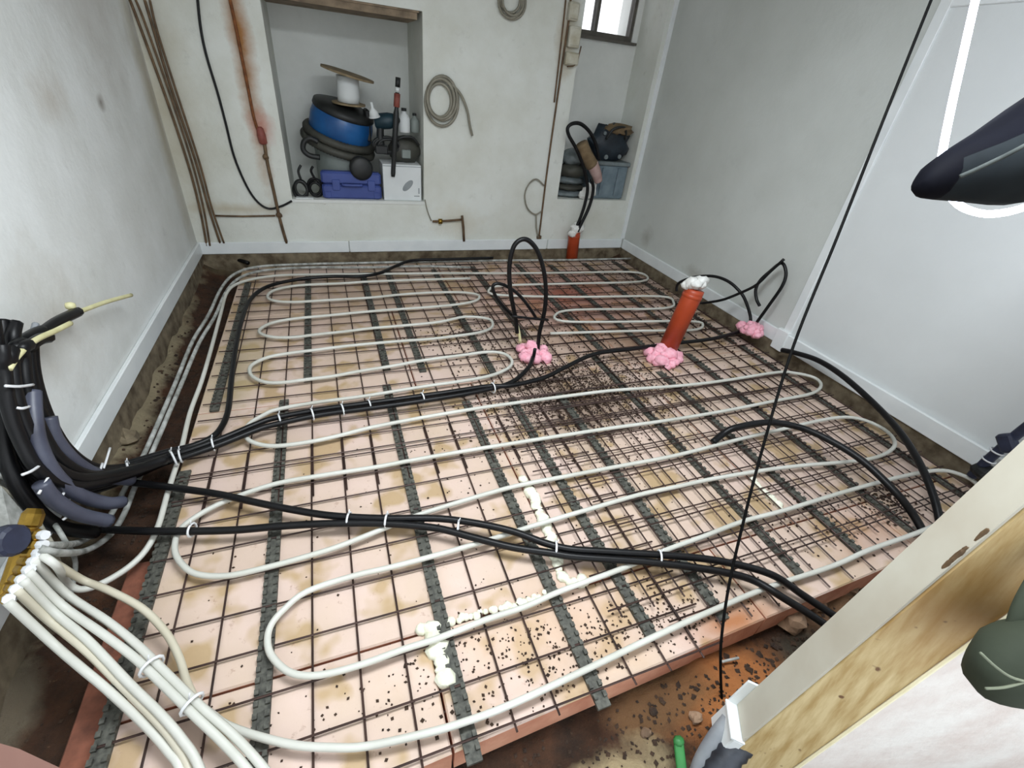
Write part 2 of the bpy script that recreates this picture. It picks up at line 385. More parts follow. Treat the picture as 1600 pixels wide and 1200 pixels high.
# soil floor
def soil_z(x, y):
    z = -.165 + .022 * noise.noise((x * 5, y * 5, 0)) + .012 * noise.noise((x * 17, y * 17, 3)) + .005 * noise.noise((x * 45, y * 45, 9))
    z += .05 * math.exp(-((x - .93) / .16) ** 2 - ((y - .27) / .09) ** 2) + .03 * math.exp(-((x - .46) / .16) ** 2 - ((y - .2) / .08) ** 2)
    z += .06 * math.exp(-((x - 2.56) / .10) ** 2) + .05 * math.exp(-((y - 3.62) / .12) ** 2)
    z += (.05 + .03 * noise.noise((y * 6, 2, 1))) * math.exp(-((x + .87) / .075) ** 2) * (1 if y > 1.3 else .4)
    if -.62 < x < 2.44 and .46 < y < 3.46: z = min(z, -.155)
    return z
nx, ny = 230, 240; x0, x1, y0, y1 = XL, XR, -.7, YB
vs = []; fs = []
for j in range(ny + 1):
    for i in range(nx + 1):
        x = x0 + (x1 - x0) * i / nx; y = y0 + (y1 - y0) * j / ny; vs.append((x, y, soil_z(x, y)))
for j in range(ny):
    for i in range(nx): a = j * (nx + 1) + i; fs.append((a, a + 1, a + nx + 2, a + nx + 1))
MB().add(vs, fs).build('floor', 'soil', None, True, 'dug-out dark brown soil floor with sand and mortar', kind='structure')

# ================================================================== INSULATION BOARDS
ZT = -.06; TH = .095
def board(corners, label):
    n_ = len(corners); e = .004
    cx = sum(p[0] for p in corners) / n_; cy = sum(p[1] for p in corners) / n_
    ins = [(cx + (x - cx) * (1 - e / max(abs(x - cx), .05)), cy + (y - cy) * (1 - e / max(abs(y - cy), .05))) for x, y in corners]
    mb = MB(); vs = [(x, y, ZT - TH) for x, y in corners] + [(x, y, ZT - .005) for x, y in corners] + [(x, y, ZT) for x, y in ins]
    mb.cur = 1; mb.add(vs, [(i, (i + 1) % n_, n_ + (i + 1) % n_, n_ + i) for i in range(n_)] + [tuple(range(n_ - 1, -1, -1))])
    b_ = len(mb.v) - 3 * n_; mb.cur = 0
    mb.f += [tuple(b_ + i for i in (n_ + j, n_ + (j + 1) % n_, 2 * n_ + (j + 1) % n_, 2 * n_ + j)) for j in range(n_)] + [tuple(range(b_ + 2 * n_, b_ + 3 * n_))]
    mb.mi += [0] * (n_ + 1)
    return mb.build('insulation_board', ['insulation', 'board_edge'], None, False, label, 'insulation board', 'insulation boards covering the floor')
def fy(x): return .348 + .045 * (x + .6) / 1.5 if x < .9 else .393 + .03 * (x - .9) / 1.2
L_, R_ = -.60, 2.455; g_ = .003
rows = [(None, .653, [L_, .125, 1.09, 1.86, R_]), (.653, 1.80, [L_, .565, 1.49, R_]), (1.80, 2.70, [L_, .30, 1.50, R_]), (2.70, 3.50, [L_, .75, 1.70, R_])]
where = [['front strip, next to the left trench', 'front strip, under the white foam blob', 'front strip, where the sandy dirt lies', 'front strip, by the right-hand timber post'],
         ['second row, crossed by the left black cables', 'second row, between the foam line and the soil crumbs', 'second row, along the right wall'],
         ['third row, left, under the heating loops', 'third row, under the tall black cable loop', 'third row, by the leaning orange pipe'],
         ['back row, left corner', 'back row, middle, tinted reddish brown', 'back row, right corner']]
for (ya, yb, xs), wl in zip(rows, where):
    for i in range(len(xs) - 1):
        a, b = xs[i] + g_, xs[i + 1] - g_
        cs = [(a, fy(a) if ya is None else ya + g_), (b, fy(b) if ya is None else ya + g_), (b, yb - g_), (a, yb - g_)]
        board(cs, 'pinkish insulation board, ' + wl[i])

MB().box((-.668, .25, ZT - TH), (-.606, 1.12, ZT - .035), .004).build('insulation_offcut', 'offcut_brown', None, False, 'reddish lower insulation strip along the near left trench', 'insulation offcut')
cable('floor_cable', G([(322, 404), (345, 402), (368, 405), (388, 411)], -.05), .014, 'cable_black', 'short thick black cable end in the far left corner', 'cable')

# ================================================================== STEEL MESH
def mesh_sheet(xa, xb, ya, yb, px, py, ox, oy, z, label, skew=0):
    t = thing('steel_mesh', ((xa + xb) / 2, (ya + yb) / 2, z), label, 'steel mesh', 'welded wire mesh sheets')
    r = .0029
    my = MB().tube([(0, ya, 0), (skew, yb, 0)], r, 5, 1); mx = MB().tube([(xa, 0, r * 2), (xb, skew, r * 2)], r, 5, 1)
    def data(mb):
        me = bpy.data.meshes.new('wire'); me.from_pydata([tuple(v) for v in mb.v], [], mb.f); me.materials.append(M['wire_steel']); return me
    dy, dx = data(my), data(mx)
    def put(me, loc):
        o = bpy.data.objects.new('wire', me); o.location = loc; o.parent = t; o.matrix_parent_inverse = Matrix.Translation(-base(t)); col.objects.link(o)
    k_ = math.ceil((xa - ox) / px)
    while ox + k_ * px <= xb: put(dy, (ox + k_ * px, 0, z)); k_ += 1
    k_ = math.ceil((ya - oy) / py)
    while oy + k_ * py <= yb: put(dx, (0, oy + k_ * py, z)); k_ += 1
ZW = ZT + .006
mesh_sheet(-.585, .90, .36, 1.50, .1095, .115, -.164, .494, ZW, 'rusty wire mesh sheet at the front left')
mesh_sheet(.78, 2.44, .41, 1.58, .1095, .115, .82, .468, ZW + .008, 'rusty wire mesh sheet at the front right')
mesh_sheet(-.58, 1.08, 1.22, 3.47, .1095, .112, -.158, 1.28, ZW + .002, 'rusty wire mesh sheet at the back left', -.01)
mesh_sheet(.86, 2.45, 1.34, 3.46, .1095, .112, .885, 1.372, ZW + .009, 'rusty wire mesh sheet at the back right', .01)

mesh_sheet(.62, 2.43, .52, 2.55, .1095, .115, .655, .545, ZW + .015, 'rusty wire mesh sheet overlapping across the right half', .015)

# ================================================================== CLIP RAILS
def rail(x, ya, yb, label, wdt=.034):
    mb = MB().box((x - wdt / 2, ya, ZT + .0005), (x + wdt / 2, yb, ZT + .009))
    y = ya + .02
    while y < yb - .02:
        mb.box((x - wdt / 2, y, ZT + .009), (x - wdt / 2 + .010, y + .012, ZT + .016)); mb.box((x + wdt / 2 - .010, y, ZT + .009), (x + wdt / 2, y + .012, ZT + .016)); y += .026
    mb.build('clip_rail', 'rail_plastic', None, False, label, 'clip rail', 'dark clip rails across the boards')
names = ['first', 'second', 'third', 'fourth', 'fifth', 'sixth', 'seventh', 'eighth', 'ninth', 'tenth']
for i, (x, a, b) in enumerate([(-.575, .53, 1.45), (-.272, .44, 1.82), (.165, .335, 1.85), (.497, .34, 1.64), (.715, .45, 1.62), (.955, .43, 1.60), (1.318, .48, 1.90), (1.608, .47, 1.68), (1.910, .47, 1.82), (2.345, .53, 1.85)]):
    rail(x, a, b, 'dark toothed clip rail, %s from the left trench in the front row' % names[i], .036)
for i, (x, a, b) in enumerate([(-.535, 1.80, 3.2), (-.178, 1.95, 3.27), (.185, 1.98, 3.24), (.355, 1.93, 3.36), (.70, 1.85, 3.33), (1.01, 2.2, 3.37), (1.40, 1.96, 3.40), (1.69, 1.95, 3.36), (2.02, 2.0, 3.38), (2.33, 1.88, 3.40)]):
    rail(x, a, b, 'dark toothed clip rail, %s from the left trench in the back row' % names[i], .034)

# ================================================================== WHITE HEATING PIPES
ZP = -.0275; RP = .0086
snake = [(308, 1100, .0), (330, 1116, -.01), (354, 1133), (398, 1149), (460, 1164), (520, 1168), (572, 1166), (656, 1148), (720, 1130), (800, 1100), (920, 1044), (1024, 994), (1120, 951), (1200, 918), (1300, 885), (1359, 859), (1432, 833), (1490, 808),
         (1530, 782), (1525, 755), (1490, 738), (1454, 736), (1395, 748), (1315, 770), (1224, 798), (1160, 815), (1100, 838), (1040, 860), (968, 890), (880, 922), (820, 948), (760, 968), (688, 996), (632, 1014), (572, 1036), (520, 1051), (480, 1056),
         (448, 1048), (424, 1024), (418, 1000), (424, 976), (444, 952), (480, 924), (552, 900), (612, 886), (680, 868), (760, 845), (852, 816), (920, 796), (996, 774), (1060, 760), (1116, 748), (1200, 734), (1260, 727), (1310, 723), (1360, 717), (1390, 705),
         (1398, 690), (1380, 670), (1341, 654), (1298, 654), (1213, 673), (1157, 686), (1084, 705), (1036, 716), (960, 730), (876, 746), (800, 761), (700, 790), (640, 810), (570, 838), (520, 857), (453, 877), (403, 890), (353, 900), (307, 897), (283, 880),
         (273, 858), (280, 830), (307, 807), (353, 783), (427, 757), (503, 743), (587, 730), (640, 720), (720, 706), (800, 693), (948, 670), (1036, 658), (1128, 643), (1213, 626), (1268, 615), (1283, 602), (1272, 590), (1242, 583), (1213, 582), (1130, 595),
         (1060, 603), (960, 610), (893, 618), (803, 630), (747, 638), (663, 652), (580, 668), (533, 680), (487, 690), (433, 697), (400, 693), (384, 682), (388, 664), (413, 648), (433, 640), (487, 630), (570, 619), (663, 604), (713, 597), (763, 588),
         (793, 576), (800, 564), (788, 553), (763, 550), (723, 555), (663, 563), (613, 572), (563, 580), (520, 588), (480, 593), (440, 598), (413, 597), (394, 588), (390, 577), (397, 568), (420, 558), (453, 552), (493, 547), (540, 541), (580, 537),
         (627, 533), (670, 530), (713, 525), (747, 520), (765, 514), (770, 506), (762, 498), (727, 495), (687, 503), (640, 508), (580, 513), (540, 518), (493, 523), (460, 527), (427, 527), (407, 521), (408, 513), (427, 504), (460, 498), (513, 493),
         (563, 488), (613, 484), (670, 480), (720, 475), (745, 469), (747, 461), (723, 457), (680, 457), (630, 460), (580, 465), (513, 469), (460, 472), (428, 470), (418, 463), (430, 453), (467, 446), (530, 443), (580, 440), (663, 437), (735, 435)]
cable('heating_pipe', G(snake, ZP), RP, 'pipe_white', 'long white heating pipe snaking in loops over the mesh', 'heating pipe', n=8, sub=4)
right = [(735, 427), (800, 427), (900, 426), (985, 425), (1010, 431), (1000, 440), (900, 443), (790, 446), (765, 452), (780, 461), (900, 464), (1030, 463), (1052, 472), (1035, 482), (900, 484), (868, 492), (880, 502), (960, 503), (1080, 502), (1098, 509), (1080, 516), (1000, 517), (860, 521)]
cable('heating_pipe', G(right, ZP), RP, 'pipe_white', 'white heating pipe looping over the reddish boards at the back right', 'heating pipe', n=7, sub=4)
# pipes running along the trench from the manifold
tr1 = [A(60, 851, x=-.70), A(90, 852, x=-.69), A(128, 846, z=-.03), A(160, 822, z=-.08), A(180, 793, z=-.09), A(200, 755, z=-.085), A(224, 712, z=-.08)] + G([(252, 650), (276, 594), (301, 533), (326, 492), (346, 450), (367, 428), (402, 417), (470, 413), (560, 411), (660, 409), (780, 407), (900, 406), (985, 404)], -.035)
cable('heating_pipe', tr1, RP, 'pipe_grey', 'white supply pipe nearest the left wall, running up the soil trench', 'heating pipe', sub=5)
tr2 = [A(62, 857, x=-.69), A(95, 864, x=-.68), A(135, 860, z=-.02), A(170, 838, z=-.07), A(193, 805, z=-.085), A(212, 758, z=-.08), A(236, 710, z=-.075)] + G([(262, 650), (286, 594), (311, 536), (336, 494), (354, 455), (375, 434), (410, 423), (480, 418), (570, 418), (660, 416), (735, 418)], -.03)
cable('heating_pipe', tr2, RP, 'pipe_grey', 'second white supply pipe beside it in the soil trench, ending mid back edge', 'heating pipe', sub=5)
tr3 = [A(66, 868, x=-.69), A(88, 884, x=-.67), A(104, 908, z=.02), A(125, 921, z=-.03), A(158, 912, z=-.045), A(200, 887, z=-.05), A(229, 858, z=-.045)] + G([(248, 820), (263, 767), (283, 703), (297, 645), (315, 596), (330, 545), (345, 490), (356, 455), (380, 440), (430, 431), (500, 429), (600, 428), (700, 427), (735, 427)], -.03)
cable('heating_pipe', tr3, RP, 'pipe_white', 'white pipe lying along the left edge of the boards', 'heating pipe', sub=5)
# fan of pipes leaving the manifold towards the bottom of the picture
fan = [('cream pipe from the manifold curling in to the front loop', [A(58, 862, x=-.70), A(125, 904, z=.06), A(167, 921, z=.04), A(221, 950, z=.02), A(258, 987, z=0), A(279, 1025, z=-.01), A(292, 1066, z=-.005), A(308, 1100, z=0)], 'pipe_cream'),
       ('upper white pipe of the tied pair leaving the manifold', [A(52, 875, x=-.70), A(104, 928, z=.08), A(167, 970, z=.06), A(217, 1010, z=.045), A(258, 1050, z=.035), A(316, 1106, z=.02), A(366, 1150, z=.0), A(420, 1210, z=-.02), A(520, 1340, z=-.10)], 'pipe_white'),
       ('lower white pipe of the tied pair leaving the manifold', [A(44, 893, x=-.705), A(96, 945, z=.09), A(160, 990, z=.065), A(208, 1026, z=.045), A(247, 1062, z=.035), A(303, 1117, z=.02), A(350, 1162, z=.0), A(396, 1215, z=-.02), A(480, 1340, z=-.10)], 'pipe_white'),
       ('white pipe leaving the manifold third from the bottom', [A(36, 907, x=-.71), A(83, 955, z=.09), A(137, 1000, z=.06), A(200, 1066, z=.03), A(250, 1115, z=.015), A(285, 1156, z=.0), A(312, 1200, z=-.02), A(360, 1330, z=-.10)], 'pipe_white'),
       ('cream pipe leaving the manifold second from the bottom', [A(26, 922, x=-.72), A(75, 968, z=.08), A(130, 1012, z=.05), A(192, 1072, z=.02), A(240, 1120, z=.005), A(272, 1158, z=-.01), A(297, 1204, z=-.03), A(330, 1330, z=-.10)], 'pipe_cream'),
       ('lowest white pipe leaving the manifold over the soil', [A(12, 940, x=-.73), A(83, 1006, z=.06), A(125, 1042, z=.045), A(167, 1077, z=.02), A(225, 1131, z=-.005), A(262, 1172, z=-.02), A(285, 1210, z=-.03), A(310, 1330, z=-.10)], 'pipe_white')]
for lb, pts, m_ in fan: cable('heating_pipe', pts, RP * 1.02, m_, lb, 'heating pipe', sub=6)
p = (A(235, 1042, z=.04) + A(258, 1050, z=.035)) / 2
up = [o for o in col.objects if o.get('label', '').startswith('upper white pipe')][0]
for q, q2 in (((237, 1041, .037), (262, 1068, .03)), ((300, 1100, .022), (330, 1130, .01))):
    a, b = A(*q[:2], z=q[2]), A(*q2[:2], z=q2[2]); ring_tie(a, b - a, .024, up)

# brass manifold
mf = thing('manifold', A(35, 862, x=-.74), 'brass heating manifold with pipe nuts by the left wall', 'manifold')
a, b = A(8, 935, x=-.76), A(52, 803, x=-.72); dr = (b - a).normalized()
MB().lathe([(.016, 0), (.020, .004), (.020, .03), (.017, .034), (.017, (b - a).length - .03), (.021, (b - a).length - .026), (.021, (b - a).length), (.014, (b - a).length + .012)], a, dr, 10).build('body', 'brass', mf)
for i, (px, py) in enumerate([(60, 836), (57, 851), (52, 864), (46, 877), (40, 890), (32, 905), (24, 920), (14, 936)]):
    q = A(px, py, x=-.70 - .004 * i); c0 = a + dr * (q - a).dot(dr); d = (q - c0).normalized()
    nb = MB().lathe([(.009, 0), (.009, .018), (.0135, .018), (.0135, .036), (.010, .042)], c0, d, 8).build('outlet', 'brass', mf)
    MB().lathe([(.0105, .042), (.0112, .048), (.0105, .056)], c0, d, 8).build('collar', 'tie_white', nb)
MB().lathe([(.03, 0), (.034, .006), (.034, .03), (.028, .036)], A(3, 845, x=-.75), (1, -.4, .2), 14).build('gauge', 'navy', mf, label='dark blue gauge')
MB().add([A(-30, 745, x=-.80), A(2, 760, x=-.80), A(42, 806, x=-.79), A(18, 830, x=-.78), A(-30, 850, x=-.80)] + [A(-30, 745, x=-.81), A(2, 760, x=-.81), A(42, 806, x=-.80), A(18, 830, x=-.79), A(-30, 850, x=-.81)],
         [(0, 1, 2, 3, 4), (9, 8, 7, 6, 5)] + [(i, i + 5, (i + 1) % 5 + 5, (i + 1) % 5) for i in range(5)]).build('bracket', 'pipe_grey', mf, label='pale grey mounting bracket')
cable('braided_hose', [A(-20, 735, x=-.82), A(20, 752, x=-.81), A(55, 776, x=-.80), A(78, 808, x=-.78), A(100, 842, x=-.74), A(118, 880, z=-.05), A(108, 940, z=-.1)], .006, 'pipe_grey', 'thin braided hose passing above the brass manifold', 'hose')
cable('braided_hose', [A(-20, 752, x=-.82), A(18, 772, x=-.81), A(48, 796, x=-.79), A(66, 826, x=-.76), A(84, 856, x=-.72), A(98, 905, z=-.02), A(96, 960, z=-.1)], .005, 'cable_grey', 'lower thin hose passing close to the brass manifold', 'hose')

# ================================================================== BLACK CABLES ON THE FLOOR
ZC = -.008; RC = .0115
def fl(p, z=ZC): return G(p, z)
root = [A(232, 727, z=0), A(190, 737, x=-.745), A(150, 735, x=-.765)]
c1 = [(195, 742), (260, 722), (300, 710), (350, 692), (400, 672), (430, 663), (500, 648), (560, 640), (620, 632), (700, 620), (760, 609), (800, 597), (825, 575), (833, 558)]
bc = cable('floor_cable', fl(c1), RC, 'cable_black', 'black cable running from the left bundle to the middle pink foam', 'cable', sub=6)
c1b = [(200, 730), (262, 713), (300, 702), (350, 684), (400, 663), (430, 653), (500, 640), (560, 632), (620, 624), (700, 613), (760, 604), (800, 602), (850, 590), (885, 573), (930, 553), (990, 545), (1050, 537), (1110, 530), (1150, 520), (1172, 514)]
cable('floor_cable', fl(c1b, ZC + .004), RC, 'cable_black', 'black cable crossing the boards to the pink foam by the right wall', 'cable', sub=6)
for (x, y) in [(282, 712), (333, 694), (437, 656), (488, 647), (535, 640), (577, 633), (660, 622), (770, 606)]:
    a, b = A(x, y, z=ZC), A(x + 12, y - 3, z=ZC); ring_tie(a, b - a, .024, bc)
c2 = [(196, 725), (262, 706), (300, 697), (332, 683), (348, 664), (357, 638), (362, 590), (369, 540), (378, 500), (392, 467), (420, 447), (470, 436), (520, 432), (560, 432), (592, 427), (620, 415), (645, 407), (700, 405), (770, 403)]
cable('floor_cable', fl(c2), RC, 'cable_black', 'black cable looping up the left side to the back edge', 'cable', sub=6)
c2b = [(204, 722), (290, 700), (325, 684), (341, 664), (350, 636), (356, 590), (362, 545), (370, 505)]
c3 = [(150, 748), (215, 755), (270, 762), (340, 772), (400, 785), (460, 797), (520, 806), (600, 810), (680, 810), (740, 817), (800, 830), (850, 848), (890, 858), (950, 862), (1030, 867), (1100, 873), (1160, 884), (1210, 900), (1255, 930, -.03), (1310, 966, -.07), (1380, 1010, -.12)]
bc3 = cable('floor_cable', fl(c3, ZC + .004), RC, 'cable_black', 'upper black cable of the front pair crossing to the right', 'cable', sub=6)
c4 = [(130, 826, -.03), (180, 828, -.03), (230, 830), (300, 830), (370, 828), (440, 822), (520, 818), (600, 818), (680, 825), (740, 840), (800, 855), (860, 864), (900, 870), (1000, 877), (1080, 886), (1140, 896), (1180, 908), (1222, 933), (1275, 966, -.04), (1340, 1012, -.12)]
cable('floor_cable', fl(c4), RC, 'cable_black', 'lower black cable of the front pair crossing to the right', 'cable', sub=6)
for (x, y) in [(545, 811), (604, 813), (868, 857), (1030, 871)]:
    a, b = A(x, y, z=ZC), A(x + 12, y + 1, z=ZC); ring_tie(a, b - a, .022, bc3)
for (x, y, s_) in [(716, 823, 1), (300, 828, 2)]:
    a, b = A(x, y, z=ZC), A(x + 12, y + 1, z=ZC); ring_tie(a, b - a, .020, bc3)
# curved thick conduits near the right wall
c5 = [A(1114, 691, z=-.02), A(1130, 678, z=0), A(1150, 668, z=.03), A(1200, 660, z=.05), A(1250, 668, z=.06), A(1300, 690, z=.06), A(1350, 722, z=.05), A(1400, 770, z=.02), A(1428, 806, z=-.02), A(1448, 842, z=-.06), A(1470, 890, z=-.12)]
cable('conduit', c5, .0145, 'cable_black', 'black conduit arching over the mesh with a free end', 'conduit', n=10, sub=6)
c6 = [A(1222, 547, x=2.47), A(1245, 552, x=2.465), A(1280, 564, x=2.45), A(1320, 590, x=2.42), A(1370, 635, x=2.37), A(1410, 680, x=2.28), A(1440, 730, x=2.17), A(1460, 780, z=.0), A(1470, 826, z=-.05), A(1476, 880, z=-.11)]
cable('conduit', c6, .0145, 'cable_black', 'black conduit bowing out from the right skirting board', 'conduit', n=10, sub=6)

# ================================================================== CABLE BUNDLE RISING AT THE LEFT WALL
bund = thing('cable_bundle', A(150, 745, x=-.76), 'thick bundle of black cables curving up the left wall', 'cable bundle')
def off(path, du, dv, dx):
    return [A(p[0] + du * p[3], p[1] + dv * p[3], x=p[2] + dx) for p in path]
core = [(262, 716, -.66, .15), (225, 729, -.71, .3), (180, 740, -.75, .6), (135, 742, -.77, .8), (92, 716, -.79, 1), (62, 668, -.80, 1), (42, 610, -.80, 1), (36, 560, -.80, 1)]
for i, (du, dv, dx, ends) in enumerate([(14, -14, 0, [(56, 530), (86, 505), (122, 487)]), (8, -8, .025, [(48, 540), (62, 530), (76, 527)]), (-4, 4, 0, [(36, 536), (50, 524), (66, 516)]), (-12, 10, .02, [(20, 530), (24, 505)]),
                                        (-22, 18, 0, [(6, 530), (2, 500)]), (-30, 26, .02, [(-6, 540), (-12, 500)]), (-38, 36, 0, [(-16, 540), (-24, 500)]), (-6, 14, .04, [(24, 546), (34, 535)]), (0, 0, .05, [(34, 545), (44, 538)]), (-30, 20, .05, [(4, 560), (2, 540)]), (-18, 6, .055, [(14, 560), (18, 545)])]):
    pts = off(core, du, dv, dx) + [A(x, y, x=-.79 + dx) for x, y in ends]
    MB().tube(pts, .0155, 8, 5).build('cable', 'cable_black', bund, True)
for i, pth in enumerate([[(76, 652, -.755), (86, 686, -.755), (117, 722, -.745), (158, 744, -.725), (205, 750, -.69)], [(50, 612, -.745), (52, 650, -.74), (60, 695, -.735), (84, 740, -.73), (122, 772, -.72), (165, 786, -.70), (190, 784, -.69)],
                         [(64, 755, -.735), (84, 780, -.73), (122, 803, -.715), (170, 814, -.69)], [(4, 640, -.80), (12, 720, -.80), (44, 782, -.79), (90, 822, -.77), (150, 832, -.73)]]):
    MB().tube([A(x, y, x=q) for x, y, q in pth], .0185, 10, 6).build('conduit', ['conduit_slate', 'conduit_slate', 'conduit_slate', 'cable_black'][i], bund, True, 'dark slate conduit' if i < 3 else None)
for i, pth in enumerate([[(120, 488, -.785), (132, 484, -.785), (165, 472, -.785), (205, 461, -.785)], [(14, 576, -.735), (30, 553, -.735), (56, 531, -.74), (86, 517, -.75), (110, 505, -.76)]]):
    MB().tube([A(x, y, x=q) for x, y, q in pth], .0075, 7, 5).build('core', 'core_yellow', bund, True, 'pale yellow stripped core')
MB().tube(X([(46, 545), (52, 520), (56, 506)], -.80), .008, 7, 4).build('stub', 'conduit_grey', bund, True)
MB().lump(A(110, 478, x=-.80), (.014, .018, .012), .3, 3, 8).build('wrap', 'core_yellow', bund, True)
for (x, y, x2, y2) in [(8, 603, 52, 601), (26, 637, 46, 635), (34, 742, 64, 726), (60, 772, 84, 728), (88, 786, 108, 756), (98, 812, 112, 798), (150, 750, 160, 724), (172, 700, 158, 742)]:
    MB().tube([A(x, y, x=-.735), A((x + x2) / 2, (y + y2) / 2 + 2, x=-.728), A(x2, y2, x=-.735)], .0035, 5, 3).build('cable_tie', 'tie_white', bund, True, 'white cable tie')
tp = A(271, 716, z=-.0); ring_tie(tp, A(300, 705, z=0) - tp, .03, bund)
tp = A(205, 738, z=.0); ring_tie(tp, A(235, 728, z=0) - tp, .042, bund)
MB().tube(X([(6, 590), (-2, 560), (4, 540)], -.80), .02, 8, 4).build('stub', 'lagging_brown', bund, True)

# ================================================================== PINK FOAM, CABLE LOOPS, ORANGE PIPES
def foam(name, c, n_, rad, s_, label, mat='foam_pink', flat=.8):
    mb = MB(); rnd = random.Random(s_)
    for i in range(n_):
        a = rnd.uniform(0, 6.28); q = rad * math.sqrt(rnd.uniform(0, 1)) * .8; r = rad * rnd.uniform(.2, .4)
        mb.lump(c + Vector((math.cos(a) * q, math.sin(a) * q, rad * rnd.uniform(0, .55) * (1.1 - q / rad))), (r, r, r * flat), .35, 3, 10, s_ + i)
    return mb.build(name, mat, None, True, label, 'foam')
f1 = A(834, 560, z=ZT); f2 = A(1038, 566, z=ZT); f3 = A(1176, 520, z=ZT)
foam('foam_lump', f1 + Vector((0, .02, .012)), 34, .100, 3, 'pink expanding foam around the tall black cable loop')
foam('foam_lump', f2 + Vector((0, .02, .012)), 38, .112, 5, 'pink expanding foam at the foot of the leaning orange pipe')
f3.x = min(f3.x, 2.44); foam('foam_lump', A(1174, 518, x=2.42) , 30, .092, 9, 'pink expanding foam beside the right skirting board')
yl = f1.y + .02
t1 = thing('cable_loop', f1, 'tall black cable loop standing in the middle pink foam', 'cable loop')
MB().tube(Y([(840, 548), (843, 520), (850, 490), (853, 460), (850, 425), (840, 393), (826, 376), (813, 375), (802, 387), (796, 415), (797, 450), (802, 480), (806, 500), (808, 520)], yl), .0115, 8, 6).build('cable', 'cable_black', t1, True)
MB().tube(Y([(838, 498), (828, 482), (812, 462), (795, 449), (778, 443), (770, 448), (775, 464), (790, 483), (806, 498)], yl + .03), .0085, 8, 6).build('cable', 'cable_black', t1, True)
MB().tube(Y([(800, 494), (825, 497), (856, 500)], yl - .015), .007, 6, 2).build('cross_tie', 'cable_black', t1, True)
MB().tube(Y([(807, 505), (811, 520), (813, 535)], yl), .008, 6, 3).build('core', 'core_yellow', t1, True, 'pale bare core')
MB().tube(Y([(836, 545), (833, 560), (828, 575), (818, 588)], yl - .09), .010, 6, 4).build('lead', 'cable_black', t1, True)
t3 = thing('cable_loop', A(1176, 520, x=2.42), 'black cable loops standing in the pink foam by right wall', 'cable loop')
xq = 2.42
MB().tube(X([(1173, 505, 2.42), (1172, 492, 2.42), (1166, 473, 2.40), (1158, 458, 2.38), (1140, 441, 2.35), (1117, 432, 2.32), (1091, 432, 2.28), (1071, 437, 2.25), (1059, 444, 2.24), (1057, 455, 2.24)], xq), .0095, 8, 6).build('cable', 'cable_black', t3, True)
MB().tube(X([(1095, 474, 2.30), (1127, 469, 2.33), (1156, 458, 2.37), (1182, 445, 2.40), (1203, 425, 2.42), (1225, 405, 2.44)], xq), .0085, 8, 5).build('cable', 'cable_black', t3, True)
MB().tube(X([(1183, 503, 2.42), (1203, 475, 2.43), (1221, 449, 2.44), (1228, 430, 2.45), (1225, 414, 2.45), (1218, 412, 2.45), (1203, 424, 2.44), (1188, 438, 2.43), (1181, 452, 2.42), (1182, 467, 2.42), (1187, 478, 2.42)], xq), .0095, 8, 6).build('cable', 'cable_black', t3, True)

def drain(px0, py0, z0, px1, py1, r, label, seed_, clothn, ydir):
    a = A(px0, py0, z=z0); b = A(px1, py1, y=a.y + ydir); d = (b - a); L = d.length
    t = thing('drain_pipe', a, label, 'drain pipe')
    MB().lathe([(r, 0), (r, L - .02), (r * .98, L)], a, d, 20).build('tube', 'drain_orange', t, True)
    MB().lathe([(r * .99, L - .05), (r * 1.04, L - .048), (r * 1.04, L - .03), (r * .99, L - .028)], a, d, 20).build('rim', 'drain_orange', t, True)
    mb = MB(); rnd = random.Random(seed_)
    for i in range(clothn):
        q = Vector((rnd.uniform(-.05, .05), rnd.uniform(-.03, .03), rnd.uniform(-.01, .05)))
        mb.lump(b + q, (rnd.uniform(.028, .045), rnd.uniform(.02, .04), rnd.uniform(.02, .035)), .5, 2.5, 10, seed_ + i)
    mb.build('stuffing', 'cloth_white', t, True, 'crumpled white cloth stuffed in the end')
    return t
drain(1038, 556, ZT, 1086, 452, .053, 'leaning orange drain pipe rising from pink foam', 21, 9, .02)
drain(893, 404, ZT, 898, 362, .050, 'short orange drain pipe at the back wall', 33, 8, .0)

# cable tail and lagged pipe above the short orange pipe
t4 = thing('cable_loop', A(893, 400, z=ZT), 'black cable loop rising from the short orange pipe to the recess', 'cable loop')
MB().tube(Y([(897, 362), (905, 345), (914, 318), (918, 292), (912, 262), (900, 232), (889, 212), (887, 200), (895, 193), (908, 194), (922, 207), (932, 228), (936, 250)], 3.50), .0135, 8, 6).build('cable', 'cable_black', t4, True)
MB().tube(Y([(902, 362), (910, 346), (921, 322), (927, 296), (924, 280)], 3.48), .0135, 8, 6).build('cable', 'cable_black', t4, True)
MB().tube(Y([(908, 225), (916, 243), (925, 258)], 3.53), .052, 12, 4).build('lagging', 'lagging_brown', t4, True, 'brown pipe lagging')
MB().tube(Y([(925, 256), (932, 272), (935, 284)], 3.53), lambda t: .05 - .018 * t, 12, 4).build('lagging', 'lagging_pink', t4, True, 'pinkish torn lagging')

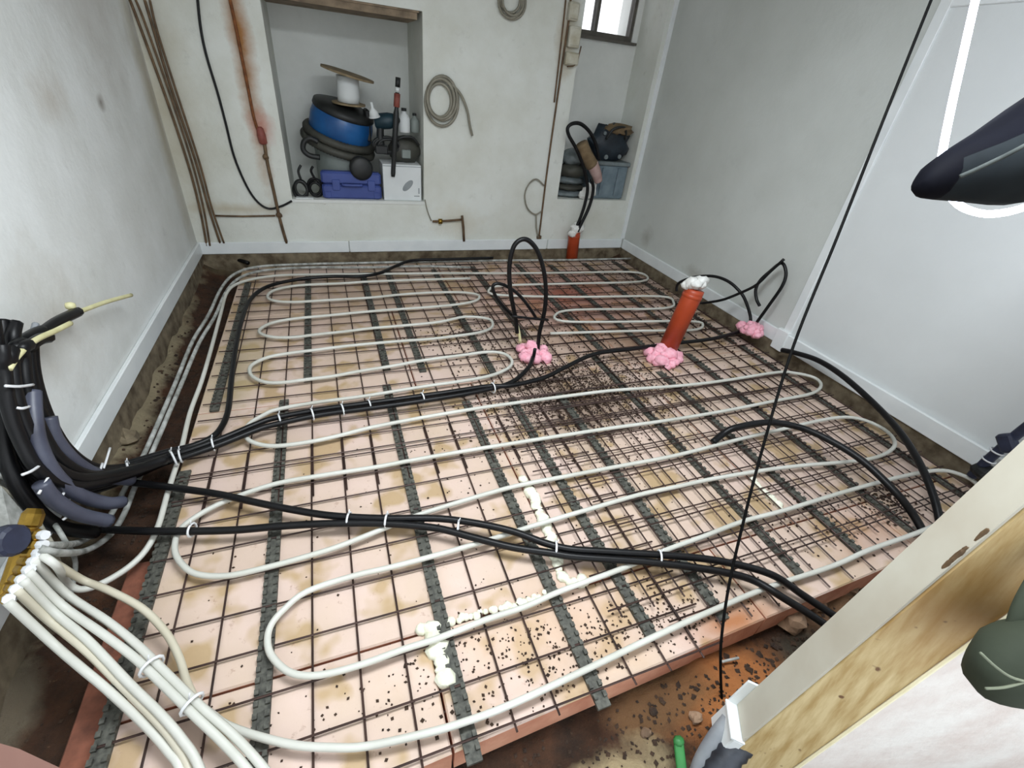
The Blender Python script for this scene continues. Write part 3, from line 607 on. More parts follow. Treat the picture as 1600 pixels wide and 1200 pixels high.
# white foam filling board joints
def foamline(pts, rad, label, s_):
    mb = MB(); rnd = random.Random(s_); P_ = resample(smooth(G(pts, ZT), 6), .014)
    for i, q in enumerate(P_):
        r = rad * rnd.uniform(.7, 1.25); mb.lump(q + Vector((rnd.uniform(-.006, .006), rnd.uniform(-.006, .006), .004)), (r, r, r * .7), .35, 3, 8, s_ + i)
    return mb.build('foam_bead', 'foam_white', None, True, label, 'foam')
foamline([(818, 750), (832, 775), (842, 800), (858, 840), (868, 870), (880, 905), (912, 908)], .019, 'cream foam bead along the joint crossed by black cables', 50)
foamline([(706, 972), (740, 962), (790, 952), (850, 930)], .012, 'thin cream foam bead alongside the second front pipe', 70)
foamline([(662, 985), (676, 984), (682, 1010), (688, 1040), (694, 1062)], .022, 'fat cream foam blob by the third clip rail', 90)
foamline([(1178, 752), (1190, 765), (1222, 797)], .014, 'short cream foam streak left of the arched conduit', 110)

# ================================================================== SOIL CRUMBS AND STONES
def crumbs(name, clusters, label, mat='crumb', s_=1, z=ZT):
    mb = MB(); rnd = random.Random(s_)
    for (cx, cy, sx_, sy_, n_, ra, rb) in clusters:
        for i in range(n_):
            x = rnd.gauss(cx, sx_); y = rnd.gauss(cy, sy_)
            if z == ZT and not (-.59 < x < 2.44 and fy(x) + .01 < y < 3.48): continue
            if z != ZT and (not (XL + .02 < x < XR - .05 and y < YB - .03) or (-.62 < x < 2.47 and fy(x) - .02 < y < 3.52)): continue
            zz = z if z == ZT else soil_z(x, y)
            r = rnd.uniform(ra, rb); c_ = Vector((x, y, zz + r * .3)); q = [Vector((rnd.uniform(.6, 1.1), 0, 0)), Vector((0, rnd.uniform(.6, 1.1), 0)), Vector((0, 0, rnd.uniform(.5, .9)))]
            a = rnd.uniform(0, 6.3); rot = Matrix.Rotation(a, 3, 'Z')
            vs = [c_ + rot @ v_ * r * s2 for v_ in q for s2 in (1, -1)]
            mb.add(vs, [(0, 2, 4), (2, 1, 4), (1, 3, 4), (3, 0, 4), (2, 0, 5), (1, 2, 5), (3, 1, 5), (0, 3, 5)])
    return mb.build(name, mat, None, False, label, 'soil', None, 'stuff')
crumbs('soil_crumbs', [(1.05, 1.58, .24, .15, 3200, .0025, .0075), (.95, 1.35, .3, .2, 500, .002, .006), (1.35, 1.75, .3, .2, 600, .003, .007), (.35, .52, .20, .08, 380, .002, .006), (.75, .48, .2, .07, 420, .002, .006), (-.1, .5, .2, .08, 80, .002, .005),
                       (1.62, .62, .16, .08, 150, .003, .007), (1.95, .62, .07, .05, 200, .003, .009), (1.0, 2.15, .3, .25, 500, .003, .008), (.62, 2.25, .12, .1, 200, .003, .008), (1.75, 2.9, .5, .35, 700, .003, .008), (2.3, 2.5, .1, .5, 400, .003, .01), (.7, 1.0, .7, .35, 350, .002, .005)],
       'dark soil crumbs scattered over the boards and mesh', s_=4)
crumbs('soil_clods', [(.2, .24, .3, .08, 500, .002, .008), (1.25, .3, .2, .08, 300, .003, .012), (-.72, 1.3, .05, .5, 400, .002, .008), (1.7, .35, .2, .05, 300, .004, .012), (-.75, 2.6, .06, .5, 300, .004, .012), (.8, .3, .2, .06, 200, .003, .009)], 'dark clods on the dug soil', s_=5, z=0)
for i, (px, py, r, m_, lb) in enumerate([(1328, 908, .045, 'stone', 'round brown stone in the soil by the timber post'), (1296, 915, .03, 'stone', 'smaller brown stone left of the round stone'), (1372, 893, .05, 'stone_blue', 'bluish stone by the timber post'),
                                         (1238, 965, .05, 'stone', 'broken tan rubble below the front cable pair'), (1285, 940, .028, 'stone', 'small tan rubble under the front cable pair'), (1088, 1120, .018, 'stone', 'pale pebble on the orange sand'), (1012, 1140, .014, 'stone', 'pale pebble at the edge of the sand'),
                                         (1024, 1105, .012, 'crumb', 'dark pebble at the left of the sand'), (1345, 920, .022, 'crumb', 'dark stone below the bluish stone'), (200, 690, .05, 'concrete', 'rough mortar lump against the left footing'), (232, 570, .045, 'concrete', 'beige mortar lump beside the left trench'), (180, 705, .03, 'concrete', 'small mortar lump at the foot of the left wall'), (262, 500, .05, 'concrete', 'flat mortar lump far along the left trench')]):
    c_ = A(px, py, z=-.135); MB().lump((c_.x, c_.y, soil_z(c_.x, c_.y) + r * .3), (r, r * .85, r * .65), .5, 2, 10, 200 + i).build('rubble_stone', m_, None, False, lb, 'stone')

# ================================================================== BACK WALL SERVICES
yw = YB - .012
pairs = [('brown pipe nearest the left corner', [(203, 0), (222, 50), (262, 160), (295, 260), (313, 330), (323, 384)]), ('thin brown pipe second from the left corner', [(212, 0), (228, 40), (270, 160), (302, 260), (319, 330), (328, 384)]),
         ('brown pipe third from the left corner', [(226, 0), (238, 40), (265, 130), (305, 250), (326, 325), (344, 380)]), ('thin brown pipe fourth from the left corner', [(234, 0), (246, 50), (273, 135), (312, 255), (331, 325), (350, 380)])]
for i, (lb, p) in enumerate(pairs): cable('wall_pipe', Y(p, yw - .008 * (i % 2)), .007 if i % 2 == 0 else .006, 'copper_dull', lb + ' on the back wall', 'pipe')
cable('wall_cable', Y([(308, -10), (313, 40), (322, 85), (340, 145), (352, 190), (366, 245), (385, 290), (402, 315), (420, 326), (440, 322), (456, 314)], yw), .007, 'cable_black', 'dark cable sagging across the back wall to the left recess', 'cable')
rp = thing('rusty_pipe', A(450, 376, y=yw), 'rust-stained vertical pipe left of the left recess', 'pipe')
MB().tube(Y([(355, -20), (366, 30), (376, 80), (388, 140), (397, 185), (406, 212)], yw), .0085, 8, 3).build('upper_pipe', 'rust', rp, True)
MB().lathe([(.012, 0), (.024, .008), (.026, .05), (.020, .09), (.012, .1)], A(412, 226, y=yw), (-.06, 0, 1), 10).build('valve', 'red_cap', rp, True, 'red-brown valve')
MB().tube(Y([(413, 222), (418, 255), (428, 300), (438, 345), (448, 380)], yw), .010, 8, 3).build('lower_pipe', 'copper_dull', rp, True)
MB().lump(A(415, 245, y=yw), .018, .3).build('joint', 'copper_dull', rp, True); MB().lump(A(436, 336, y=yw), .02, .3).build('joint', 'copper_dull', rp, True)
cable('wall_pipe', Y([(334, 337), (380, 338), (430, 337)], yw), .006, 'copper_dull', 'short horizontal pipe low at the left of back wall', 'pipe', sub=2)
cp = thing('copper_pipe', A(725, 376, y=yw), 'copper stub pipe with a valve above the back skirting', 'pipe')
MB().tube(Y([(676, 346), (700, 345), (722, 343)], yw - .01), .0085, 8, 2).build('arm', 'copper_dull', cp, True)
MB().tube(Y([(722, 337), (724, 355), (725, 377)], yw - .01), .010, 8, 2).build('drop', 'copper_dull', cp, True)
MB().lathe([(.008, 0), (.02, .004), (.02, .03), (.008, .034)], A(688, 346, y=yw - .01) - Vector((.017, 0, 0)), (1, 0, 0), 10).build('valve', 'brass', cp, True)
cable('wall_cable', Y([(664, 312), (668, 330), (674, 345)], yw), .004, 'cable_grey', 'thin grey wire dropping to the copper stub', 'wire', sub=3)
# coils hung on the wall
def coil(px, py, rx, rz, n_, y, label, tail=None, r=.0075, mat='cable_grey'):
    c_ = A(px, py, y=y); t = thing('cable_coil', c_, label, 'cable coil'); rnd = random.Random(px)
    for i in range(n_):
        q = 1 - .09 * i + rnd.uniform(-.03, .03); o_ = Vector((rnd.uniform(-.01, .01), -.007 * (i % 3), rnd.uniform(-.012, .012)))
        MB().tube([c_ + o_ + Vector((math.cos(a) * rx * q, 0, math.sin(a) * rz * q)) for a in [2 * math.pi * j / 16 for j in range(16)]], r, 6, 2, True).build('turn', mat, t, True)
    if tail: MB().tube(Y(tail, y - .01), r * .9, 6, 4).build('tail', mat, t, True)
    return t
coil(689, 157, .112, .14, 4, yw - .01, 'grey cable coil hung on back wall between the recesses', [(706, 132), (720, 148), (730, 172), (734, 195), (738, 212)], .010)
coil(799, 2, .09, .085, 4, yw - .01, 'grey cable coil hung high on the back wall', None, .008)
# vertical pipe with boxes left of the far recess
vp = thing('riser_pipe', A(845, 372, y=yw), 'thin riser pipe with junction boxes left of the far recess', 'pipe')
MB().tube(Y([(893, -15), (889, 30), (880, 90), (870, 160), (860, 230), (852, 290), (846, 340), (842, 372)], yw), .0075, 7, 3).build('pipe', 'copper_dull', vp, True)
MB().tube(Y([(884, 0), (880, 40), (873, 100), (866, 160)], yw), .006, 7, 3).build('pipe', 'copper_dull', vp, True)
for (px, py, sx_, sz_) in [(897, 58, .085, .12), (893, 92, .10, .075), (896, 18, .07, .10)]:
    c_ = A(px, py, y=yw - .015); b_ = MB().box(c_ - Vector((sx_ / 2, .02, sz_ / 2)), c_ + Vector((sx_ / 2, .03, sz_ / 2)), .006).build('junction_box', 'pvc_box', vp)
    MB().box(c_ + Vector((-sx_ * .4, -.024, -sz_ * .4)), c_ + Vector((sx_ * .4, -.019, sz_ * .4)), .002).build('lid', 'pvc_box', b_)
MB().tube(Y([(886, 104), (900, 100), (908, 72)], yw - .03), .005, 6, 3).build('wire', 'copper_dull', vp, True)
MB().tube(Y([(850, 290), (838, 280), (826, 288), (820, 305), (824, 325), (836, 335), (846, 330)], yw - .01), .006, 7, 5).build('loop', 'cable_grey', vp, True)
MB().tube(Y([(838, 335), (838, 355), (841, 371)], yw - .01), .007, 6, 2).build('tail', 'cable_grey', vp, True)
MB().box(A(842, 372, y=yw) - Vector((.018, .01, .005)), A(842, 372, y=yw) + Vector((.018, .012, .02))).build('foot', 'copper_dull', vp)

# ================================================================== THINGS IN THE LEFT RECESS
SZ = .3725
# blue tool case
tc = thing('tool_case', (.185, 3.72, SZ), 'blue-violet plastic tool case standing on the recess sill', 'tool case')
MB().box((-.02, 3.65, SZ), (.385, 3.725, SZ + .095), .012).build('lower_shell', 'case_blue', tc)
MB().box((-.02, 3.65, SZ + .098), (.385, 3.725, SZ + .18), .012).build('upper_shell', 'case_blue', tc)
for x in (.05, .29): MB().box((x, 3.64, SZ + .06), (x + .05, 3.652, SZ + .13), .003).build('latch', 'case_blue', tc)
MB().tube([(.12, 3.648, SZ + .10), (.125, 3.625, SZ + .10), (.18, 3.62, SZ + .10), (.24, 3.625, SZ + .10), (.245, 3.648, SZ + .10)], .009, 8, 3).build('handle', 'case_blue', tc, True)
for x in (-.005, .33): MB().box((x, 3.642, SZ + .01), (x + .04, 3.652, SZ + .05), .002).build('rib', 'case_blue', tc)
# white carton
cb = thing('carton', (.53, 3.72, SZ), 'white cardboard carton with grey print on the recess sill', 'carton')
MB().box((.40, 3.645, SZ), (.675, 3.86, SZ + .245), .003).build('box', 'card_white', cb)
MB().box((.40, 3.6435, SZ + .232), (.675, 3.646, SZ + .236)).build('flap_seam', 'ink_grey', cb)
MB().lathe([(.05, 0), (.05, .0015)], (.575, 3.6448, SZ + .105), (0, -1, 0), 20, .45).lathe([(.03, .0016), (.03, .002)], (.575, 3.6448, SZ + .105), (0, -1, 0), 16, .45).build('print', 'ink_grey', cb, label='grey oval print')
MB().box((.62, 3.6436, SZ + .03), (.66, 3.6446, SZ + .036)).box((.652, 3.6436, SZ + .05), (.66, 3.6446, SZ + .09)).build('print', 'ink_grey', cb)
# vacuum cleaner
vc = thing('vacuum_cleaner', (.13, 3.86, SZ), 'drum vacuum cleaner with blue lid and grey hose wound round it', 'vacuum cleaner')
vx, vy = .150, 3.935
MB().lathe([(.16, 0), (.185, .02), (.19, .05), (.19, .30), (.19, .33)], (vx, vy, SZ), (0, 0, 1), 28).build('drum', 'grey_plastic', vc, True)
ax = Vector((.26, -.17, 1)).normalized(); hc = Vector((vx - .01, vy, SZ + .36))
MB().lathe([(.20, 0), (.212, .02), (.212, .12), (.20, .17), (.17, .20)], hc, ax, 30).build('lid', 'blue_plastic', vc, True, 'blue lid')
MB().lathe([(.200, .165), (.208, .175), (.202, .205), (.13, .225), (.05, .23)], hc, ax, 30).build('top_rim', 'dark_plastic', vc, True, 'black rim')
MB().box((vx + .17, vy - .13, SZ + .36), (vx + .20, vy + .02, SZ + .56), .008).build('clip', 'dark_plastic', vc)
u = ax.orthogonal().normalized(); v_ = ax.cross(u)
for i in range(2):
    rr_ = .222 + .008 * (i % 2)
    MB().tube([hc + ax * (.01 - .052 * i) + u * (math.cos(a) * rr_) + v_ * (math.sin(a) * rr_) for a in [2 * math.pi * j / 24 for j in range(24)]], .027, 9, 3, True, corr=.09, corrstep=.011).build('hose', 'hose_grey', vc, True, 'grey corrugated hose')
MB().tube(Y([(497, 222), (484, 216), (475, 222), (474, 234), (484, 243), (500, 246)], 3.70), .017, 8, 5).build('hose_end', 'dark_plastic', vc, True)
MB().lathe([(.07, 0), (.078, .01), (.078, .045), (.06, .055), (.02, .06)], A(563, 262, y=3.685), (.1, -1, .05), 20).build('wheel', 'dark_plastic', vc, True, 'dark castor wheel')
# cable drum on top
dz = hc + ax * .245
dr_ = thing('cable_drum', dz, 'wooden cable drum with white cable on the vacuum cleaner', 'cable drum')
dax = Vector((.04, -.05, 1)).normalized(); d0 = A(545, 163, y=3.84)
MB().lathe([(.11, 0), (.11, .010)], d0, dax, 24).build('flange', 'ply', dr_)
MB().lathe([(.070, .012), (.072, .05), (.070, .10), (.072, (A(543, 117, y=3.84) - d0).length * .96)], d0, dax, 22).build('wound_cable', 'card_white', dr_, True, 'white wound cable')
q = A(543, 117, y=3.84)
MB().lathe([(.02, -.003), (.17, 0), (.17, .012), (.02, .014)], q, Vector((.20, -.06, 1)), 28).build('flange', 'ply', dr_, label='plywood flange')
# long black rod
rd = thing('rod', A(614, 275, y=3.64), 'long black rod with a red band leaning in front of carton', 'rod')
a, b = A(614, 276, y=3.635), A(622, 121, y=3.66); d = (b - a); L = d.length
MB().lathe([(.013, 0), (.016, .02), (.016, L * .25), (.019, L * .27), (.019, L * .66), (.014, L * .70), (.014, L * .86)], a, d, 12).build('shaft', 'dark_plastic', rd, True)
MB().lathe([(.0205, L * .72), (.0205, L * .85)], a, d, 12).build('band', 'red_cap', rd, True, 'dull red band')
MB().lathe([(.0145, L * .87), (.0145, L * .905)], a, d, 12).build('ring', 'card_white', rd, True)
MB().lathe([(.0165, L * .91), (.0165, L * 1.0)], a, d, 12).build('cap', 'dark_plastic', rd, True)
# power drill
pdz = A(607, 205, y=3.72)
pd = thing('power_drill', pdz, 'dark teal power drill lying behind the black rod', 'power drill')
a, b = A(585, 190, y=3.74), A(622, 188, y=3.72); d = b - a; L = d.length
MB().lathe([(.03, 0), (.05, .01), (.052, L * .6), (.045, L * .8), (.03, L)], a, d, 14).build('body', 'teal_plastic', pd, True)
MB().lathe([(.022, 0), (.024, .03), (.010, .06)], b, d, 12).build('chuck', 'dark_plastic', pd, True)
MB().tube([a + d * .25, a + d * .2 + Vector((0, -.01, -.10)), a + d * .22 + Vector((0, -.01, -.15))], .025, 8, 3).build('grip', 'dark_plastic', pd, True)
MB().box(a + d * .2 + Vector((-.04, -.045, -.20)), a + d * .2 + Vector((.045, .03, -.145)), .006).build('battery', 'dark_plastic', pd)
# grey tool bag under the bottles
bgp = thing('tool_bag', (.60, 3.76, SZ + .245), 'grey tool bag slumped on top of the carton', 'tool bag')
MB().lump((.575, 3.78, SZ + .325), (.115, .09, .095), .3, 2, 16, 3).build('body', 'hose_grey', bgp, True)
MB().tube([(.49, 3.70, SZ + .36), (.53, 3.685, SZ + .41), (.62, 3.685, SZ + .42), (.67, 3.70, SZ + .37)], .010, 6, 4).build('handle', 'dark_plastic', bgp, True)
MB().box((.545, 3.685, SZ + .28), (.61, 3.70, SZ + .34), .006).build('pocket', 'grey_plastic', bgp)
def bottle(px, py, y, r, h, m_, label):
    c_ = A(px, py, y=y); t = thing('bottle', c_, label, 'bottle')
    MB().lathe([(r * .9, 0), (r, .008), (r, h * .6), (r * .75, h * .72), (r * .38, h * .8), (r * .38, h * .88)], c_, (0, 0, 1), 16).build('body', m_, t, True)
    MB().lathe([(r * .45, h * .88), (r * .45, h)], c_, (0, 0, 1), 12).build('cap', 'dark_plastic', t, True)
bottle(632, 207, 3.72, .04, .15, 'card_white', 'white plastic bottle right of the black rod')
bottle(648, 207, 3.74, .032, .12, 'grey_plastic', 'grey plastic bottle at the right edge of the recess')
fn = thing('funnel', A(586, 178, y=3.74), 'white plastic funnel cap beside the vacuum lid', 'funnel')
MB().lathe([(.035, 0), (.028, .03), (.010, .05), (.009, .085)], A(585, 182, y=3.70), (-.2, -.1, 1), 14).build('cone', 'card_white', fn, True)
MB().lathe([(.038, -.006), (.038, .002)], A(585, 182, y=3.70), (-.2, -.1, 1), 14).build('rim', 'card_white', fn, True)
coil(606, 228, .09, .05, 3, 3.72, 'dark flex coil hanging below the drill', None, .010, 'dark_plastic')
coil(470, 296, .045, .06, 3, 3.69, 'dark tangled flex at the left end of the recess', [(470, 280), (466, 268), (470, 258)], .009, 'dark_plastic')
coil(494, 294, .045, .055, 3, 3.70, 'dark tangled flex beside the tool case', [(494, 282), (486, 268), (489, 260)], .009, 'cable_black')
wl = thing('wood_offcut', A(475, 314, y=3.65), 'small pale wood offcut on the recess sill', 'offcut')
MB().box(A(463, 313, y=3.64) - Vector((0, .01, .002)), A(490, 310, y=3.66) + Vector((0, .02, .008)), .003).build('block', 'card_white', wl); MB().lump(A(506, 317, y=3.63), .016, .4).build('chip', 'cloth_white', wl)

# ================================================================== THINGS IN THE FAR RECESS
SA = .417
cr = thing('storage_crate', (2.3, 3.78, SA), 'pale grey-blue storage crate in the far recess', 'crate')
MB().box((2.13, 3.66, SA), (2.455, 3.92, SA + .27), .012).build('tub', 'crate_clear', cr)
MB().box((2.12, 3.65, SA + .265), (2.465, 3.93, SA + .295), .006).build('lid', 'sheet_grey', cr)
for x in (2.2, 2.35): MB().box((x, 3.645, SA + .03), (x + .03, 3.662, SA + .25), .003).build('rib', 'crate_clear', cr)
nb = thing('navy_bag', (2.3, 3.78, SA + .295), 'dark navy bag piled on the storage crate', 'bag')
MB().lump((2.275, 3.775, SA + .42), (.19, .10, .145), .35, 2.4, 20, 8).build('body', 'bag_navy', nb, True)
MB().tube([(2.18, 3.66, SA + .46), (2.22, 3.63, SA + .54), (2.32, 3.63, SA + .55), (2.36, 3.66, SA + .47)], .011, 7, 5).build('strap', 'dark_plastic', nb, True)
MB().lump((2.32, 3.72, SA + .535), (.12, .09, .04), .5, 3, 12, 15).build('flap', 'lagging_brown', nb, True, 'brownish flap')
for (x, y, z, r) in [(2.21, 3.66, SA + .33, .018), (2.33, 3.65, SA + .34, .016), (2.17, 3.68, SA + .50, .014)]: MB().lathe([(r, 0), (r, .01)], (x, y, z), (0, -1, 0), 10).build('buckle', 'sheet_grey', nb)
st = thing('folded_sheets', (1.95, 3.72, SA), 'pile of folded grey dust sheets in the far recess', 'dust sheets')
for i, (h, m_) in enumerate([(.05, 'sheet_grey'), (.05, 'hose_grey'), (.055, 'sheet_grey'), (.10, 'hose_grey'), (.10, 'sheet_grey')]):
    z = SA + sum([.05, .05, .055, .10, .10][:i]); MB().lump((1.955 + .01 * (i % 2), 3.75, z + h / 2), (.14 - .008 * i, .10, h * .62), .28, 3, 18, 40 + i).build('fold', m_, st, True)
wbg = thing('white_wrapping', (2.05, 3.66, SA), 'crumpled pale plastic wrapping at the crate foot', 'wrapping')
MB().lump((2.11, 3.645, SA + .06), (.06, .03, .06), .6, 3, 14, 61).lump((2.06, 3.65, SA + .03), (.05, .025, .035), .6, 3, 12, 62).build('sheet', 'cloth_white', wbg, False)

# ================================================================== FOREGROUND: LEANING TIMBER POST, PANEL
D = Vector((.21684146, -.00918862, .97616359)).normalized()
def edge_pt(px, py, d): return A(px, py, d=d)
m0 = A(1120, 1198, d=1.12)                                   # near corner edge of the post at the bottom
def on_edge(px0, py0, px1, py1, ref, perp):
    """point of the image line's plane nearest to ref along direction perp (a place on a parallel edge)"""
    n_ = ray(px0, py0).cross(ray(px1, py1)).normalized(); return ref + perp * ((CAM - ref).dot(n_) / perp.dot(n_))
h1 = Vector((.80, -.60, 0)); h1 = (h1 - D * h1.dot(D)).normalized()      # across the timber face that looks at the camera
h2 = D.cross(h1).normalized()
if h2.y < 0: h2 = -h2                                                     # across the painted face, away from the camera
l0 = on_edge(1245, 1198, 1582, 958, m0, h1); u0 = on_edge(1194, 1068, 1538, 760, m0, h2)
w1 = (l0 - m0).dot(h1); w2 = (u0 - m0).dot(h2)
print('post widths', w1, w2, m0, l0, u0)
t0 = (-.30 - m0.z) / D.z; LN = 2.2
post = thing('timber_post', m0 + D * t0, 'leaning pine post with a painted side in the right foreground', 'timber post')
cc = m0 + h1 * (w1 / 2) + h2 * (w2 / 2) + D * (t0 + LN / 2)
MB().frame(cc, h1, h2, D, abs(w1), abs(w2), LN, .003).build('timber', 'pine', post)
lz = [i for i in range(1)]
# painted lining on the far face, ending at the white channel
zc = A(1185, 1095, d=1.16)
s0 = (u0 * .5 + m0 * .5)
tb = (zc - s0).dot(D)
sgn = -1
MB().frame(m0 + h2 * (w2 / 2) - h1 * .0035 + D * (tb + .9), h1, h2, D, .006, abs(w2) * .97, 1.8, .001).build('lining', 'paint_grey', post, label='grey painted lining')
for (px, py, r) in [(1548, 842, .006), (1525, 850, .009), (1505, 862, .008), (1575, 812, .008)]:
    q = A(px, py, d=.82); k_ = (q - m0).dot(D)
    MB().lump(m0 + D * k_ - h1 * .006 + h2 * .006, (r * .5, r * .5, r * 2.4), .4, 3, 8, int(px)).build('chip', 'copper_dull', post)
# white channel at the foot
ch = thing('channel_end', zc, 'white plastic channel end at the foot of the post', 'channel')
e0 = m0 + D * (tb - .005)
MB().frame(e0 + h2 * (w2 * .5) - h1 * .012 - D * .045, h1, h2, D, .028, abs(w2) * 1.05, .085, .003).build('sleeve', 'white_gloss', ch)
MB().frame(e0 + h2 * (w2 * 1.02) - h1 * .012 + D * .04, h1, h2, D, .03, .006, .11, .001).build('flange', 'white_gloss', ch)
MB().frame(e0 + h2 * (w2 * .5) - h1 * .016 - D * .0, h1, h2, D, .034, abs(w2) * 1.06, .006, .001).build('lip', 'white_gloss', ch)
# corrugated hose at the foot
hs = thing('flexible_duct', A(1130, 1190, d=1.08), 'dark corrugated flexible duct end beside the post foot', 'duct')
MB().tube([A(1184, 1146, d=1.12), A(1164, 1158, d=1.10), A(1138, 1182, d=1.09), A(1116, 1214, d=1.08), A(1094, 1262, d=1.07)], .030, 12, 6, corr=.07, corrstep=.011).build('ribbed_tube', 'duct_dark', hs, True)
MB().tube([A(1140, 1128, d=1.13), A(1118, 1156, d=1.12), A(1096, 1196, d=1.11), A(1080, 1250, d=1.10)], .022, 10, 5).build('sleeve', 'conduit_grey', hs, True, 'pale grey sleeve')
# pinkish plaster panel to the right of the post
h3 = (Vector((1, -.30, 0)) - D * Vector((1, -.3, 0)).dot(D)).normalized(); n3 = D.cross(h3).normalized()
if n3.y < 0: n3 = -n3
pc = l0 + h3 * .6 + D * (t0 + 1.1) + n3 * .012
MB().frame(pc - h3 * 0, h3, n3, D, 1.2, .022, 2.2).build('wall_front', 'pink_plaster', kind='structure', label='pinkish white plastered panel right of the post')
MB().frame(l0 + D * (t0 + 1.1) - n3 * .004 - h1 * .002, h3, n3, D, .004, .006, 2.2, .001).build('bead', 'bead_cream', post, label='pale edge bead')
# grey-green bag in front of the panel
gb = thing('hanging_bag', A(1560, 1098, d=.80), 'grey-green fabric bag hanging beside the timber post', 'bag')
rr0 = ray(1604, 1033); tt = (pc - n3 * .09 - CAM).dot(n3) / rr0.dot(n3); bc_ = CAM + rr0 * tt; DB = tt * F; print('bag depth', DB)
cx_, cyy = Vector(R.col[0]), Vector(R.col[1])
MB().lump(bc_, (.096, .055, .072), .10, 1.5, 24, 2).build('body', 'bag_green', gb, True)
MB().tube([A(1596, 1000, d=DB), A(1604, 955, d=DB), A(1618, 915, d=DB), A(1644, 860, d=DB), A(1704, 700, d=DB), A(1764, 400, d=DB)], lambda t: .026 - .012 * min(1, t * 2), 10, 5, flat=.6).build('strap', 'bag_green', gb, True)
for pth in ([(1532, 1020), (1556, 1042), (1580, 1058), (1606, 1066)], [(1540, 1076), (1570, 1074), (1606, 1064)]):
    MB().tube([A(x, y, d=DB - .066) for x, y in pth], .002, 5, 4).build('seam', 'bag_seam', gb, True)
# green scrap
gs = thing('green_scrap', A(1065, 1190, z=-.13), 'green plastic strap end sticking out of the sand', 'strap')
MB().tube([A(1060, 1156, z=-.10), A(1062, 1175, z=-.11), A(1066, 1210, z=-.13), A(1070, 1260, z=-.15)], .013, 8, 4, flat=.4).build('strap', 'green_plastic', gs, True)
MB().lump(A(1060, 1158, z=-.10), (.014, .012, .008), .3, 3, 8, 2).build('tip', 'green_plastic', gs, True)
# steel rod scrap in the soil
cable('wire_scrap', [A(1128, 1034, z=-.125), A(1154, 1028, z=-.125)], .004, 'pipe_grey', 'short pale wire lying in the dark soil', 'wire', sub=1)
# navy clamp at the end of the right skirting
nv = thing('hose_clamp', A(1540, 725, x=2.45), 'dark navy hose clamp at the end of the right skirting', 'clamp')
MB().tube([A(1518, 744, x=2.44), A(1540, 722, x=2.44), A(1565, 700, x=2.44), A(1590, 678, x=2.44), A(1640, 640, x=2.44)], .018, 8, 4).build('hose', 'navy', nv, True)
MB().frame(A(1575, 692, x=2.43), Vector((1, 0, 0)), Vector((0, .7, -.7)).normalized(), Vector((0, .7, .7)).normalized(), .05, .05, .075, .008).build('jaw', 'navy', nv)
for q in ((1545, 718), (1558, 705)):
    a, b = A(*q, x=2.44), A(q[0] + 10, q[1] - 9, x=2.44); ring_tie(a, b - a, .023, nv)
MB().lump(A(1542, 740, x=2.44), (.05, .05, .03), .4, 3, 10, 4).build('base', 'dark_plastic', nv)

# hanging black cord
cable('string_line', [A(1500, -110, d=1.2), A(1455, 0, d=1.2), A(1380, 188, d=1.2), A(1310, 366, d=1.2), A(1240, 540, d=1.2), A(1190, 706, d=1.2), A(1158, 830, d=1.2), A(1138, 920, d=1.2), A(1127, 1000, d=1.2), A(1126, 1050, d=1.21), A(1128, 1100, d=1.24)], .0040, 'string_black', 'thin black cord slanting down across the whole room', 'string line', sub=8, n=6)

# LED rope and dark hood at the right
led = thing('rope_light', A(1500, 120, d=1.25), 'glowing white rope light hanging behind the dark hood', 'rope light')
MB().tube([A(1560, -150, d=1.25), A(1538, -60, d=1.25), A(1524, 0, d=1.25), A(1506, 80, d=1.25), A(1488, 160, d=1.25), A(1474, 230, d=1.25), A(1470, 262, d=1.25), A(1476, 292, d=1.25), A(1496, 318, d=1.25), A(1522, 331, d=1.25), A(1555, 334, d=1.25), A(1600, 324, d=1.25), A(1660, 296, d=1.25), A(1720, 250, d=1.25)], .0095, 8, 6).build('tube', 'led_white', led, True)
hd = thing('lamp_hood', A(1560, 312, d=1.0), 'dark flattened lamp hood with a brownish patch at upper right', 'lamp hood')
pa = A(1436, 292, d=1.0); pb = A(1770, 120, d=1.0); ax_ = (pb - pa)
Lh = ax_.length; an = ax_.normalized(); vw = (A(1560, 250, d=1.0) - CAM).normalized()
upv = vw.cross(an).normalized()
if upv.z < 0: upv = -upv
dep = an.cross(upv).normalized()
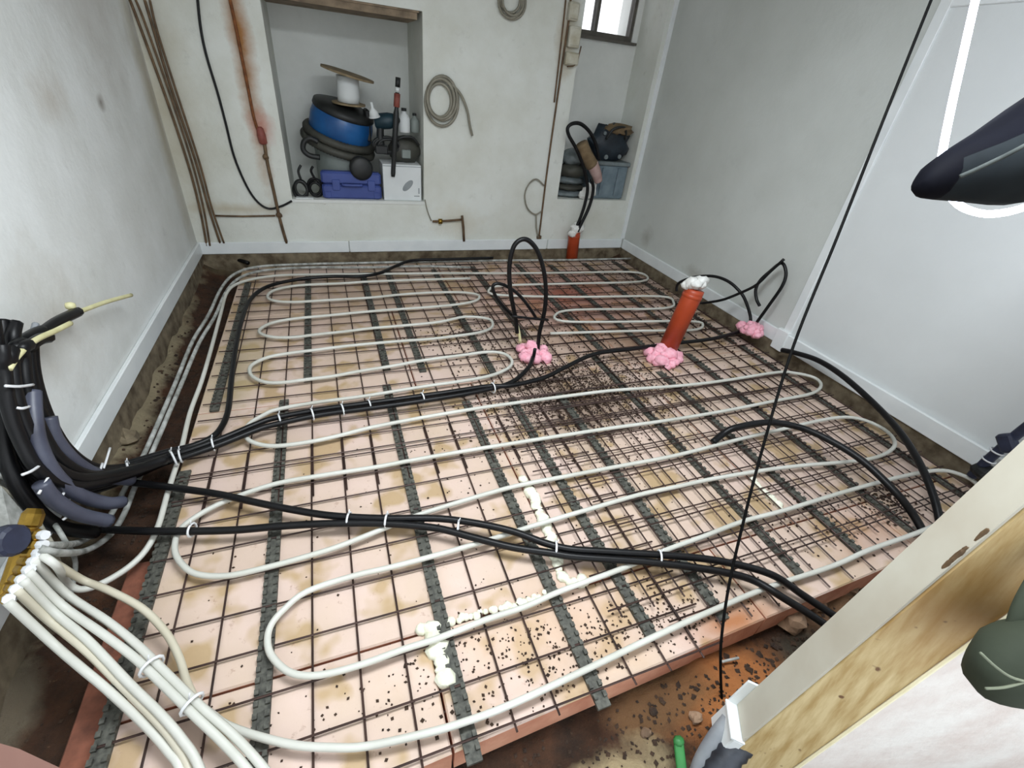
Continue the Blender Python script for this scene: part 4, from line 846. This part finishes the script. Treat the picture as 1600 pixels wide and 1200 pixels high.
# an elongated shell: cross sections along the axis, top edge and bottom edge measured from the photo
tops = [(1435, 286), (1438, 272), (1448, 257), (1476, 236), (1520, 208), (1570, 172), (1600, 152), (1660, 112), (1720, 80), (1770, 70)]
bots = [(1435, 290), (1438, 300), (1448, 307), (1470, 309), (1520, 312), (1570, 316), (1600, 316), (1660, 300), (1720, 260), (1770, 190)]
vs = []; fs = []; nn = 14
for (t_, b_) in zip(tops, bots):
    a, b = A(*t_, d=1.0), A(*b_, d=1.0); c_ = (a + b) / 2; hh = (a - b) / 2
    for i in range(nn):
        q = 2 * math.pi * i / nn; vs.append(c_ + hh * math.cos(q) + dep * (math.sin(q) * (hh.length * .75 + .01)))
hm = MB(); hm.cur = 0
for j in range(len(tops) - 1):
    for i in range(nn): fs.append((j * nn + i, j * nn + (i + 1) % nn, (j + 1) * nn + (i + 1) % nn, (j + 1) * nn + i))
hm.add(vs, fs + [tuple(range(nn - 1, -1, -1)), tuple((len(tops) - 1) * nn + i for i in range(nn))])
for q in range((len(tops) - 1) * nn):
    j, i = divmod(q, nn); ang = math.cos(2 * math.pi * (i + .5) / nn)
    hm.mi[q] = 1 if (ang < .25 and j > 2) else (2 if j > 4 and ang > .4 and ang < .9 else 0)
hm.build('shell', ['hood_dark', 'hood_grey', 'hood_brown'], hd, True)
MB().tube([A(1500, 276, d=.925), A(1540, 258, d=.905), A(1600, 228, d=.89), A(1680, 180, d=.89)], .0045, 8, 5).build('rib', 'hood_rib', hd, True, 'lighter grey rib')
MB().tube([A(1770, 120, d=1.0), A(1860, 40, d=1.05), A(1900, -200, d=1.1)], .008, 6, 4).build('bracket', 'hood_dark', hd, True)

# brown board end at the bottom left corner
ps = [A(-40, 1150, d=.75), A(30, 1170, d=.75), A(105, 1205, d=.75), A(140, 1260, d=.75), A(-40, 1260, d=.75)]
dv = Vector((-.02, -.05, -.06))
MB().add(ps + [p + dv for p in ps], [(0, 1, 2, 3, 4), (9, 8, 7, 6, 5)] + [(i, i + 5, (i + 1) % 5 + 5, (i + 1) % 5) for i in range(5)]).build('board_end', 'brown_blur', None, False, 'pinkish brown board end in the bottom left corner', 'board')

# ceiling light fitting (carries the main lamp, out of the picture above)
lf = thing('ceiling_light', (.55, .75, CEIL - .05), 'flat white ceiling light panel above the camera', 'ceiling light')
MB().box((-.05, .45, CEIL - .05), (1.15, 1.05, CEIL), .004).build('frame', 'white_gloss', lf)
MB().box((-.03, .47, CEIL - .0535), (1.13, 1.03, CEIL - .0495)).build('diffuser', 'panel_white', lf)
